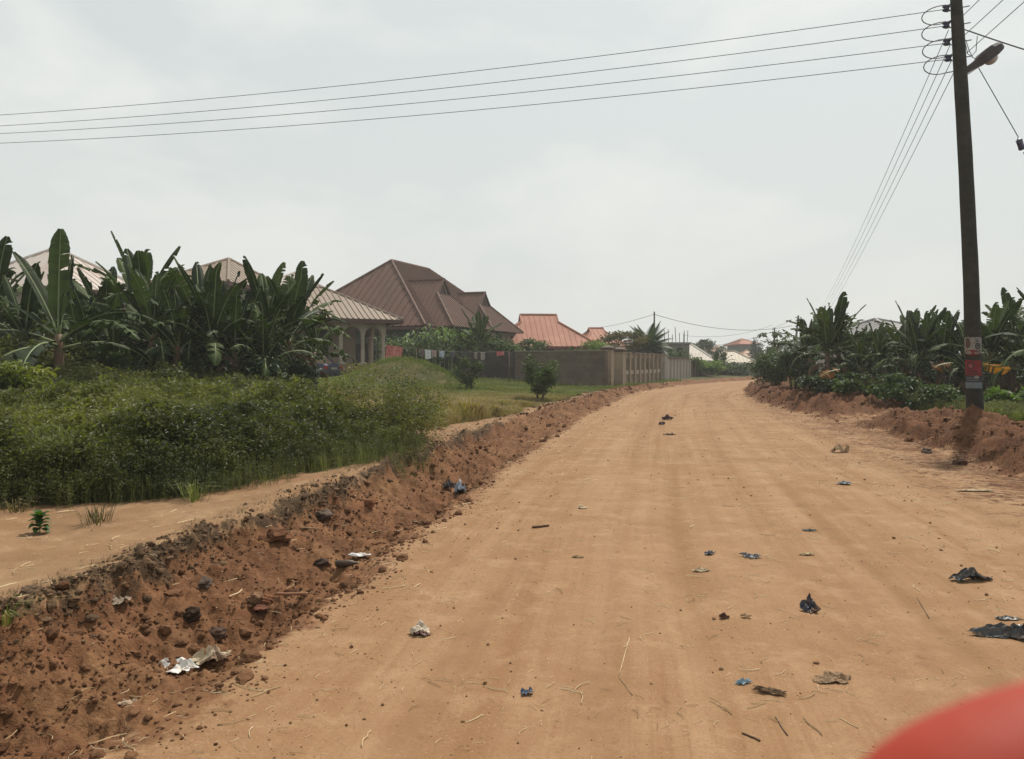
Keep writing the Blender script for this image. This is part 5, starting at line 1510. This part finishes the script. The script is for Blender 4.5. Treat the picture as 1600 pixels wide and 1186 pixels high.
x = np.where(left, edge(LE, y_)[0] - rng.uniform(-.4, 2.2, n), edge(RE, y_)[0] + rng.uniform(-.5, 2.8, n))
keep = rng.uniform(0, 1, n) < soil_at(x, y_) * (.25 + .35 * (~left) + .9 * sstep(-.2, .35, fbm(x, y_, 1.2, 3, 111)))
x, y_ = x[keep], y_[keep]; n = len(x)
sz = .0062 * (1 + rng.pareto(2.5, n)); sz = np.clip(sz, .006, .048) * (1 + .022 * np.clip(y_ - 6, 0, 40))
sz = np.minimum(sz, .085)
print('clods', n)
o = scatter('soil_clods', rt, np.stack([x, y_, height(x, y_) + sz * .15], -1), rng.uniform(0, 6.28, n), sz, rng.uniform(0, 1, n), M_CLOD)
tag(o, 'loose reddish brown clods and crumbs of earth along the ditch and heaps', 'earth')
# grit on the road
n = 12000
y_ = 1.8 * (40 / 1.8) ** rng.uniform(0, 1, n); t_ = rng.uniform(0, 1, n); xl = edge(LE, y_)[0]; xr = edge(RE, y_)[0]
x = xl + (xr - xl) * t_
w8 = .10 + .9 * np.exp(-((x - xl) / .8) ** 2) + .55 * sstep(3.0, .5, xr - x) + .25 * (fbm(x, y_, .7, 3, 112) > .12)
keep = rng.uniform(0, 1, n) < w8
x, y_ = x[keep], y_[keep]; n = len(x)
sz = np.clip(.0030 * (1 + rng.pareto(2.8, n)), .0028, .014) * (1 + .03 * np.clip(y_ - 6, 0, 30))
o = scatter('road_grit', rt, np.stack([x, y_, height(x, y_) + sz * .3], -1), rng.uniform(0, 6.28, n), sz, rng.uniform(0, 1, n) ** 1.4, M_PEB)
tag(o, 'small crumbs of soil and stones scattered over the sandy road', 'gravel')
# straw and twig litter
def straw_tpl(seed, L_=1.0, w_=.034):
    r = np.random.default_rng(seed); m = 5; a = r.uniform(-.5, .5); p = np.zeros(3); v = []; f = []
    for i in range(m + 1):
        s_ = np.array([-math.sin(a), math.cos(a), 0]) * w_ / 2
        v += [p - s_, p + s_, p + np.array([0, 0, w_ * .8])]
        if i < m:
            b = 3 * i; f += [(b, b + 2, b + 5, b + 3), (b + 2, b + 1, b + 4, b + 5)]
        p = p + np.array([math.cos(a), math.sin(a), r.uniform(-.03, .09) if i < m - 1 else -.04]) * L_ / m; a += r.uniform(-.5, .5)
    return np.array(v), np.array(f), np.full(len(v), r.uniform(.2, .9))
t = NT('straw'); sh = t.n('Attribute', attribute_name='shade').outputs['Fac']
M_STRAW = t.bsdf(t.ramp(sh, (.1, (.16, .09, .045)), (.40, (.46, .32, .17)), (.75, (.74, .60, .38))), .8)
stt = [straw_tpl(600 + k) for k in range(12)]
n = 17000
y_ = 1.8 * (34 / 1.8) ** rng.uniform(0, 1, n); t_ = rng.uniform(-.42, 1.04, n); xl = edge(LE, y_)[0]; xr = edge(RE, y_)[0]
x = xl + (xr - xl) * t_
w8 = .24 + .10 * (t_ < -.05) + .75 * sstep(3.6, 1.0, xr - x) + .55 * np.exp(-((x - xl - .1) / .5) ** 2) + .55 * (fbm(x, y_, 1.1, 3, 113) > .22)
keep = rng.uniform(0, 1, n) < w8
x, y_ = x[keep], y_[keep]
# little bundles
cx, cy = rng.uniform(-1.0, 5.5, 60), 2.8 * (12 / 2.8) ** rng.uniform(0, 1, 60)
bx_ = np.repeat(cx, 9) + rng.normal(0, .07, 540); by_ = np.repeat(cy, 9) + rng.normal(0, .07, 540)
x = np.concatenate([x, bx_]); y_ = np.concatenate([y_, by_]); n = len(x)
sz = np.clip(rng.lognormal(-3.1, .55, n), .016, .17) * (1 + .02 * np.clip(y_ - 6, 0, 30))
o = scatter('straw_litter', stt, np.stack([x, y_, height(x, y_) + .004], -1), rng.uniform(0, 6.28, n), sz, rng.uniform(0, 1, n), M_STRAW)
tag(o, 'bits of dry straw, stalks and twigs scattered on the road', 'straw')
# dry trampled tufts and roots along the lip of the ditch
n = 900
y_ = 2.2 * (15 / 2.2) ** rng.uniform(0, 1, n); x = edge(LE, y_)[0] - rng.normal(1.30, .10, n)
F_ROOT = foliage('dead grass', (.05, .035, .02), (.16, .12, .06), .1, .9)
tp = [tuft_tpl(700 + k, 9, 1.0, .03, 1.6, 1.5) for k in range(4)]
o = scatter('dead_grass_lip', tp, np.stack([x, y_, height(x, y_)], -1), rng.uniform(0, 6.28, n), rng.uniform(.02, .055, n), rng.uniform(0, 1, n), F_ROOT)
tag(o, 'dead trampled grass and roots along the lip of the ditch', 'dead grass')

# dark crumbling crust hanging on the lip
n = 5500
y_ = 2.2 * (15 / 2.2) ** rng.uniform(0, 1, n); x = edge(LE, y_)[0]
n_lo = fbm(x - 1.15, y_, 0.45, 3, 5); n_mid = fbm(x - 1.15, y_, 1.7, 4, 9)
x = x - (1.15 - .16 * n_mid - .10 * n_lo + rng.normal(0, .11, n)) / edge(LE, y_)[1]
k = rng.uniform(0, 1, n) < .15 + 1.2 * sstep(-.1, .3, fbm(x, y_, 1.1, 3, 131)); x, y_ = x[k], y_[k]; n = len(x)
o = scatter('crust_crumbs', rt, np.stack([x, y_, height(x, y_) + .002], -1), rng.uniform(0, 6.28, n), np.clip(.006 * (1 + rng.pareto(2.2, n)), .006, .030), rng.uniform(0, 1, n), clod_mat('dark crust', (.05, .032, .020), (.20, .125, .072)))
tag(o, 'dark dried crumbs of crust along the lip of the ditch', 'earth')
def gnd(px, py):
    """ground point seen at a pixel"""
    r = ray(px, py); k = 1.0
    lo_, hi = 1.0, 80.0
    ks = np.exp(np.linspace(math.log(1.2), math.log(80), 900))
    zz = EYE + r.z * ks - height(r.x * ks, r.y * ks)
    i = int(np.argmax(zz < 0))
    k = ks[i]
    return Vector((r.x * k, r.y * k, H(r.x * k, r.y * k)))
def scrap(name, label, cat, px, py, w_, h, thick, col, seed, rz=None, rough=.6, rag=.25, group=None, spec=.3, fold=1.0, col2=None):
    """crumpled sheet lying on the ground"""
    rnd = random.Random(seed); P = gnd(px, py); n = 18
    mb = MB(); g = {}
    o1, o2 = rnd.uniform(0, 99), rnd.uniform(0, 99)
    for lay in (0, 1):
        for j in range(n + 1):
            for i in range(n + 1):
                u_, v_ = i / n * 2 - 1, j / n * 2 - 1
                # disc-like ragged outline
                m_ = max(abs(u_), abs(v_)); l_ = math.hypot(u_, v_) or 1
                k = m_ / l_ * (1 - rag) + rag * 1.0 * (m_ / l_) ** .3
                a = math.atan2(v_, u_)
                rr = 1 + rag * float(fbm(np.array([math.cos(a) * 1.7 + o1]), np.array([math.sin(a) * 1.7 + o2]), 1.3, 4, seed, .7)[0]) * 1.8
                x, y_ = u_ * k * rr * w_ / 2, v_ * k * rr * h / 2
                z = abs(float(fbm(np.array([u_ + o1]), np.array([v_ + o2]), 1.15, 4, seed + 3, .42)[0])) * thick * 1.55 * fold
                z *= (1.15 - .6 * m_ ** 3)
                mb.v.append((x, y_, z + .006 - lay * .0015)); mb.c.append(.5)
    for lay in (0, 1):
        for j in range(n):
            for i in range(n):
                a = lay * (n + 1) ** 2 + j * (n + 1) + i
                mb.f.append((a, a + 1, a + n + 2, a + n + 1) if not lay else (a, a + n + 1, a + n + 2, a + 1)); mb.m.append(0)
    t = NT(name + '_' + cat + str(seed)); co = t.n('TexCoord').outputs['Object']
    c = t.mix(t.ramp(t.noise(14, 4, .6, co), (.35, 0.0), (.65, 1.0)), tuple(q * .7 for q in col), col)
    if col2: c = t.mix(t.ramp(t.noise(9, 1, .5, co), (.50, 0.0), (.54, 1.0)), c, col2)
    c = t.mix(t.math('MULTIPLY', t.ramp(t.noise(24, 5, .65, co), (.52, 0.0), (.70, 1.0)), .6), c, (.30, .17, .09))
    o = mb.build(name, t.bsdf(c, rough, t.noise(40, 3, .6, co), .4, .004, spec), None)
    o.location = P; o.rotation_euler = (0, 0, rz if rz is not None else rnd.uniform(0, 6.28))
    return tag(o, label, cat, group)
BLK = (.022, .024, .026)
scrap('plastic_bag', 'torn black plastic bag lying on the road at the right, nearest the red heap', 'bag', 1521, 908, .27, .12, .065, BLK, 1, .1, .35, .35, spec=.6, fold=1.4)
scrap('plastic_bag', 'large crumpled black plastic bag cut by the right edge above the fingertip', 'bag', 1577, 996, .38, .12, .075, BLK, 2, -.15, .35, .45, spec=.6, fold=1.4)
scrap('plastic_scrap', 'thin grey black plastic scrap just above the large black bag', 'plastic scrap', 1576, 968, .16, .05, .015, (.07, .075, .07), 3, -.2, .4, .4, spec=.5)
scrap('plastic_scrap', 'ragged standing scrap of dark plastic in the middle right of the road', 'plastic scrap', 1266, 955, .095, .11, .055, (.035, .035, .05), 4, .3, .4, .55, spec=.5, fold=1.6, col2=(.12, .07, .05))
scrap('plastic_scrap', 'flat slate grey plastic scrap with a thread hanging from it', 'plastic scrap', 1173, 872, .15, .09, .03, (.085, .095, .115), 5, -.1, .5, .4, spec=.4)
scrap('plastic_scrap', 'small dark blue plastic scrap left of the slate grey one', 'plastic scrap', 1108, 866, .08, .07, .03, (.06, .07, .10), 6, .5, .5, .5, spec=.4)
scrap('plastic_scrap', 'tiny blue grey scrap near the bottom of the road', 'plastic scrap', 823, 1085, .055, .05, .03, (.10, .13, .19), 7, .2, .5, .4)
scrap('plastic_scrap', 'small pale sky blue scrap near the bottom right', 'plastic scrap', 1160, 1069, .075, .035, .018, (.20, .30, .36), 8, .3, .5, .5)
scrap('plastic_scrap', 'small grey scrap by the thin straws left of the black bags', 'plastic scrap', 1264, 830, .13, .045, .02, (.10, .11, .115), 9, -.3, .5, .4)
scrap('plastic_scrap', 'small blue grey plastic scrap on the road below the red heap', 'plastic scrap', 1320, 757, .2, .12, .04, (.12, .14, .16), 10, .2, .5, .4)
scrap('plastic_scrap', 'pair of dark purple scraps in the distance on the road, upper piece', 'plastic scrap', 1042, 656, .26, .18, .08, (.05, .02, .035), 11, .2, .6, .5, fold=1.5)
scrap('plastic_scrap', 'dark purple scrap in the distance on the road, lower left piece', 'plastic scrap', 1034, 664, .18, .14, .07, (.05, .02, .035), 12, .9, .6, .5, fold=1.5)
scrap('plastic_scrap', 'dark brown scrap on the road just below the two purple ones', 'plastic scrap', 1047, 680, .22, .10, .05, (.05, .03, .02), 13, 0, .7, .5)
scrap('white_rag', 'crumpled white rag in the bottom of the ditch at lower left', 'rag', 278, 1048, .21, .13, .045, (.74, .72, .68), 14, -.2, .8, .3, fold=1.3)
scrap('paper_wrapper', 'crumpled cream and brown wrapper right beside the white rag', 'wrapper', 328, 1040, .20, .12, .05, (.52, .43, .30), 15, .3, .8, .35, fold=1.3, col2=(.22, .15, .10))
scrap('paper_scrap', 'flat white paper scrap on the ditch slope', 'paper', 561, 869, .19, .10, .02, (.62, .61, .60), 16, -.2, .7, .25)
scrap('paper_scrap', 'small dirty paper scrap at the foot of the ditch below the white rag', 'paper', 196, 1102, .12, .05, .02, (.48, .36, .25), 17, .1, .8, .4)
scrap('paper_scrap', 'pale card fragment leaning near the top of the ditch at left', 'paper', 186, 942, .13, .10, .04, (.30, .24, .18), 18, .8, .8, .2)
scrap('food_wrapper', 'crushed white and maroon food wrapper alone on the road, left of centre', 'wrapper', 657, 990, .11, .13, .04, (.55, .47, .36), 19, .1, .6, .28, fold=1.2, col2=(.10, .045, .04))
scrap('dry_husk', 'grey brown crumpled dry husk near the bottom right of the road', 'husk', 1300, 1064, .20, .11, .03, (.23, .15, .09), 20, .35, .9, .35)
scrap('dry_husk', 'dark curled dry husk left of the grey brown one', 'husk', 1205, 1084, .16, .06, .03, (.13, .08, .045), 21, -.6, .9, .5)
scrap('dry_leaf', 'pale ribbed dry leaf on the road above the straw bundle', 'leaf', 1096, 893, .13, .06, .025, (.45, .36, .24), 22, .1, .9, .3)
scrap('dry_leaf', 'small tan dry leaf in the middle of the road', 'leaf', 903, 872, .10, .045, .02, (.42, .28, .16), 23, .1, .9, .3)
scrap('dry_leaf', 'brown curled leaf on the road right of centre', 'leaf', 1132, 968, .055, .04, .035, (.10, .045, .03), 24, .1, .9, .4)
scrap('dry_leaf', 'pale curled leaf beside the brown curled leaf', 'leaf', 1166, 966, .06, .03, .025, (.50, .34, .20), 25, -.4, .9, .4)
scrap('dry_leaf', 'cream dry leaf on the road under the upper right shoulder', 'leaf', 1260, 868, .12, .05, .02, (.58, .46, .28), 26, .1, .9, .3)
scrap('dry_leaf', 'long pale flat leaf on the road near the right heap', 'leaf', 1522, 768, .42, .10, .03, (.60, .47, .30), 27, -.25, .9, .35)
scrap('dry_leaf', 'pale peaked stone grey leaf in front of the right heap', 'leaf', 1313, 707, .28, .16, .12, (.42, .30, .19), 28, 0, .9, .3, fold=1.4)
scrap('dry_leaf', 'small cream leaf on the road left of centre', 'leaf', 910, 795, .10, .08, .03, (.62, .48, .32), 29, .4, .9, .4)
scrap('plastic_scrap', 'crumpled pale blue plastic bag lying at the ditch bottom midway', 'plastic bag', 719, 772, .15, .22, .10, (.30, .36, .44), 30, .1, .5, .4, fold=1.5)
scrap('black_rag', 'dark rag beside the pale blue bag in the ditch', 'rag', 703, 764, .18, .18, .10, (.03, .03, .035), 31, .1, .7, .4)
# sticks, bottle, stones
def stick(px0, py0, px1, py1, r, col, label, name='stick', cat='stick', end=None, lift=1.0, n=6):
    A, B = gnd(px0, py0), gnd(px1, py1)
    A.z += r * lift; B.z += r * lift
    rnd = random.Random(int(px0 * 3 + py0)); pts = []; rr = []
    for k in range(n + 1):
        t = k / n; p = (B - A) * t; p += Vector((rnd.uniform(-1, 1), rnd.uniform(-1, 1), rnd.uniform(-.3, .5))) * r * .5; pts.append(p); rr.append(r * (rnd.uniform(.85, 1.1)) * ((end or 1) if k == n else 1))
    o = MB().tube(pts, rr, 8).build(name, simple(name + ' %.2f' % col[0], col, .85, .3, 12, .3), None, True); o.location = A
    return tag(o, label, cat)
stick(430, 934, 480, 935, .011, (.32, .16, .09), 'smooth reddish brown stick on the ditch bottom')
stick(832, 826, 858, 823, .010, (.12, .065, .035), 'short dark stick on the left part of the road')
stick(468, 829, 494, 832, .009, (.30, .18, .10), 'thin pale stick high on the ditch slope')
stick(1188, 1160, 1160, 1148, .004, (.13, .08, .05), 'thin dark twig at the bottom of the road')
stick(984, 998, 967, 1056, .0025, (.62, .45, .26), 'long straight straw at the bottom middle of the road', 'long_straw', 'straw', n=4)
stick(967, 1058, 988, 1088, .0022, (.35, .24, .14), 'darker straw continuing below the long straight straw', 'long_straw', 'straw', n=4)
stick(1230, 1150, 1212, 1122, .003, (.16, .10, .06), 'thin forked twig left of the fingertip', n=4)
stick(1312, 1123, 1341, 1139, .0022, (.60, .44, .27), 'pale straw just left of the fingertip', 'long_straw', 'straw', n=4)
stick(1433, 935, 1452, 969, .003, (.26, .16, .09), 'brown twig on the road between the dark scrap and black bags', n=4)
o = gnd(540, 886)
bt = thing('plastic_bottle', 'dark dusty bottle lying at the foot of the ditch slope near the white paper', 'bottle', o + Vector((0, 0, .025)), R(5))
Mx = Matrix.Rotation(R(90), 4, 'Y')
MB().lathe([(.018, -.08), (.026, -.075), (.027, .03), (.022, .055), (.010, .075), (.010, .09)], 14, (0, 0, 0), Mx).build('bottle_body', simple('dusty bottle', (.085, .055, .035), .5, .3, 14), bt, True)
MB().lathe([(.012, .0901), (.012, .105)], 10, (0, 0, 0), Mx).build('cap', simple('bottle cap', (.35, .28, .16), .6, .1), bt, True)
def stone(px, py, s_, col, label, seed, flat=.7, name='clay_lump'):
    r = np.random.default_rng(seed); bm = bmesh.new(); bmesh.ops.create_icosphere(bm, subdivisions=3, radius=1)
    sc_ = r.uniform(.75, 1.2, 3)
    for v in bm.verts:
        c = np.array(v.co); k = 1 + .45 * float(fbm(np.array([c[0] * 1.1 + seed]), np.array([c[1] * 1.1 + c[2] * 1.7]), 1.3, 4, seed, .6)[0]) * 1.5
        v.co = Vector(c * k * sc_ * s_); v.co.z *= flat
    me = bpy.data.meshes.new(name); bm.to_mesh(me); bm.free()
    t_ = NT('lump %d' % seed); co = t_.n('TexCoord').outputs['Object']
    c = t_.mix(t_.ramp(t_.noise(9 / max(s_, .04) * .06, 5, .65, co), (.35, 0.0), (.65, 1.0)), tuple(q * .6 for q in col), tuple(q * 1.2 for q in col))
    me.materials.append(t_.bsdf(c, .95, t_.noise(40, 5, .7, co), .8, .01, .1))
    o = bpy.data.objects.new(name, me); COL.objects.link(o)
    p = gnd(px, py); o.location = p + Vector((0, 0, s_ * .25)); o.rotation_euler = (0, 0, seed)
    return tag(o, label, 'clay lump' if name == 'clay_lump' else 'stone')
RC = (.17, .075, .038); RG = (.115, .085, .065)
stone(505, 812, .085, RG, 'large grey brown clay lump on the upper ditch slope', 1)
stone(300, 978, .06, (.045, .028, .018), 'dark lump painted as the shade of a hollow on the left ditch slope', 2)  # lump stands in for a dark hole; its shade is painted on
stone(320, 915, .05, RG, 'grey lump on the ditch slope below the lip', 3)
stone(400, 945, .045, (.21, .12, .07), 'tan lump at the left of the two by the reddish stick', 4)
stone(416, 940, .042, RC, 'brown lump at the right of the two by the reddish stick', 5)
stone(408, 955, .05, (.13, .055, .035), 'dark red flat lump under the two by the reddish stick', 6, .4)
stone(338, 998, .055, (.08, .05, .035), 'dark rounded lump on the ditch bottom above the cream wrapper', 7)
stone(503, 888, .045, (.07, .045, .035), 'dark round lump left of the dusty bottle', 8)
stone(575, 790, .07, RC, 'reddish clay lump on the upper slope right of the large grey one', 9)
stone(430, 845, .10, (.14, .065, .035), 'big crumbled dark clod at the top of the slope', 10, .5)
stone(48, 925, .05, (.13, .085, .055), 'small flat stone lying on the sandy path at the left', 11, .4, 'path_stone')
stone(1448, 708, .10, (.10, .075, .06), 'grey stone at the foot of the right heap', 12, .7, 'bank_stone')
stone(1500, 726, .09, (.12, .07, .05), 'brown stone at the foot of the right heap near the edge', 13, .7, 'bank_stone')
stone(1420, 690, .09, RC, 'red clay lump at the foot of the right heap', 14)

# small green plant and dry tuft on the path
def leafplant(px, py, n, l, h, mat, label, seed, name='seedling'):
    rnd = random.Random(seed); P = gnd(px, py); root = thing(name, label, 'plant', P)
    lf = MB(); st = MB(); st.tube([(0, 0, -.02), (.005, 0, h)], [.005, .003], 6)
    for k in range(n):
        az = k * 2.4 + rnd.uniform(-.3, .3); f = k / n; zb = h * (.25 + .75 * f); e = R(10 + 55 * f)
        hd = Vector((math.cos(az), math.sin(az), 0)); s_ = Vector((-hd.y, hd.x, 0)); pr = Vector((0, 0, zb)); pv = None; c = rnd.random()
        for i in range(6):
            w_ = l * .32 * math.sin(PI * min(1, .06 + i / 5.2)) ; cur = [pr - s_ * w_ + Vector((0, 0, w_ * .25)), pr, pr + s_ * w_ + Vector((0, 0, w_ * .25))]
            if pv: lf.add(pv + cur, [(0, 1, 4, 3), (1, 2, 5, 4)], 0, c)
            pv = cur; pr = pr + (hd * math.cos(e) + Vector((0, 0, math.sin(e)))) * l / 5; e -= R(16)
    lf.build('leaves', mat, root); st.build('stem', M_RIB, root)
leafplant(62, 834, 24, .10, .14, foliage('seedling leaf', (.035, .075, .015), (.08, .15, .03), .3), 'small bright green broad leaved seedling on the path at far left', 3)
rngt = 0
def drytuft(px, py, h, label, seed, nb=60, mat=None):
    v, f, c = tuft_tpl(seed, nb, h, .008, .35 / h * h * 1.2, 1.25); P = gnd(px, py)
    o = np_mesh('grass_tuft', v, f, mat or F_ROOT2, c); o.location = P
    return tag(o, label, 'grass tuft')
F_ROOT2 = foliage('dry tuft', (.06, .055, .025), (.24, .18, .09), .2, .8)
drytuft(152, 818, .22, 'dry brownish grass tuft on the path in front of the weeds', 801)
drytuft(2, 985, .16, 'dark green grass tuft at the left edge on the ditch lip', 802, 50, F_GRASS)
drytuft(305, 782, .30, 'pale dry grass tuft at the foot of the weeds', 803, 70, F_STALK)
drytuft(24, 800, .2, 'dry grass tuft at the left edge in front of the weeds', 804, 50)

# ------------------------------------------------------------------ fingertip over the lens
def hand():
    Rc = cam.rotation_euler.to_matrix()
    def C(x, y_, d): return Rc @ Vector((x, y_, -d)) + Vector((0, 0, EYE))
    def CP(px, py, d): return C((px - 800) / 1200 * d, (593 - py) / 1200 * d, d)
    o0 = C(.11, -.05, .03)
    chains = {
        'index': ([CP(1452, 1368, .055), CP(1530, 1322, .055), CP(1680, 1268, .055), C(.055, -.0275, .054), C(.082, -.021, .048), C(.112, -.022, .034), C(.128, -.055, .03)],
                  [.0078, .0087, .0089, .0086, .0094, .0108, .016]),
        'middle': ([C(.050, -.058, .060), C(.068, -.052, .062), C(.090, -.046, .056), C(.118, -.044, .036), C(.132, -.070, .03)], [.0072, .0085, .0092, .011, .016]),
        'ring': ([C(.058, -.080, .060), C(.074, -.072, .062), C(.094, -.066, .056), C(.122, -.066, .036), C(.134, -.085, .03)], [.0068, .008, .0088, .0105, .016]),
        'little': ([C(.074, -.096, .054), C(.086, -.090, .055), C(.102, -.085, .050), C(.124, -.085, .036), C(.136, -.098, .03)], [.006, .007, .0078, .0095, .015]),
        'thumb': ([C(.085, -.020, -.022), C(.100, -.035, -.018), C(.120, -.055, -.004), C(.136, -.085, .015)], [.0085, .0098, .0115, .016]),
        'palm': ([C(.120, -.040, .032), C(.128, -.070, .028), C(.138, -.105, .028), C(.150, -.150, .034), C(.175, -.24, .05)], [.015, .020, .020, .022, .03]),
    }
    bm = bmesh.new()
    mb = MB()
    for nm, (pts, rad) in chains.items():
        # resample with rounded end
        P2 = []; R2 = []
        m = len(pts)
        for i in range(m - 1):
            for k in range(5):
                t = k / 5
                p0, p1, p2, p3 = pts[max(i - 1, 0)], pts[i], pts[i + 1], pts[min(i + 2, m - 1)]
                P2.append(.5 * ((2 * p1) + (p2 - p0) * t + (2 * p0 - 5 * p1 + 4 * p2 - p3) * t * t + (3 * p1 - p0 - 3 * p2 + p3) * t ** 3)); R2.append(rad[i] + (rad[i + 1] - rad[i]) * t)
        P2.append(pts[-1]); R2.append(rad[-1])
        d0 = (P2[0] - P2[1]).normalized(); cap = []; cr_ = []
        for k in range(5):
            a = PI / 2 * (1 - k / 5); cap.append(P2[0] + d0 * R2[0] * math.sin(a)); cr_.append(max(R2[0] * math.cos(a), .0004))
        mb.tube([p - o0 for p in cap + P2], cr_ + R2, 20)
    me = bpy.data.meshes.new('hand'); me.from_pydata(mb.v, [], mb.f)
    o = bpy.data.objects.new('hand', me); COL.objects.link(o); o.location = o0
    rm = o.modifiers.new('join', 'REMESH'); rm.mode = 'VOXEL'; rm.voxel_size = .0013; rm.use_smooth_shade = True
    sm = o.modifiers.new('smooth', 'SMOOTH'); sm.iterations = 6; sm.factor = .5
    t = NT('skin with backlight glow painted in'); co = t.n('TexCoord').outputs['Object']
    c = t.mix(t.noise(60, 3, .5, co), (.25, .028, .014), (.31, .036, .018))  # light passing through the finger is painted in as red base colour
    p = t.n('BsdfPrincipled', {'Base Color': c, 'Roughness': .6, 'Specular IOR Level': .2, 'Subsurface Weight': .25, 'Subsurface Radius': (1, .25, .15), 'Subsurface Scale': .004})
    t.l(p.outputs[0], t.out.inputs['Surface'])
    me.materials.append(t.m)
    tag(o, 'blurred reddish orange fingertip poking over the lens in the bottom right corner', 'finger')
    nl = MB(); q = CP(1425, 1345, .055) - o0
hand()

# ------------------------------------------------------------------ haze
t = NT('haze')
pv = t.n('VolumePrincipled', {'Color': (.90, .90, .88), 'Density': .0010, 'Anisotropy': .2})
t.l(pv.outputs[0], t.out.inputs['Volume'])
hb = MB().box(-780, 780, -40, 372, -1.6, 30).build('haze', t.m)
tag(hb, kind='stuff')
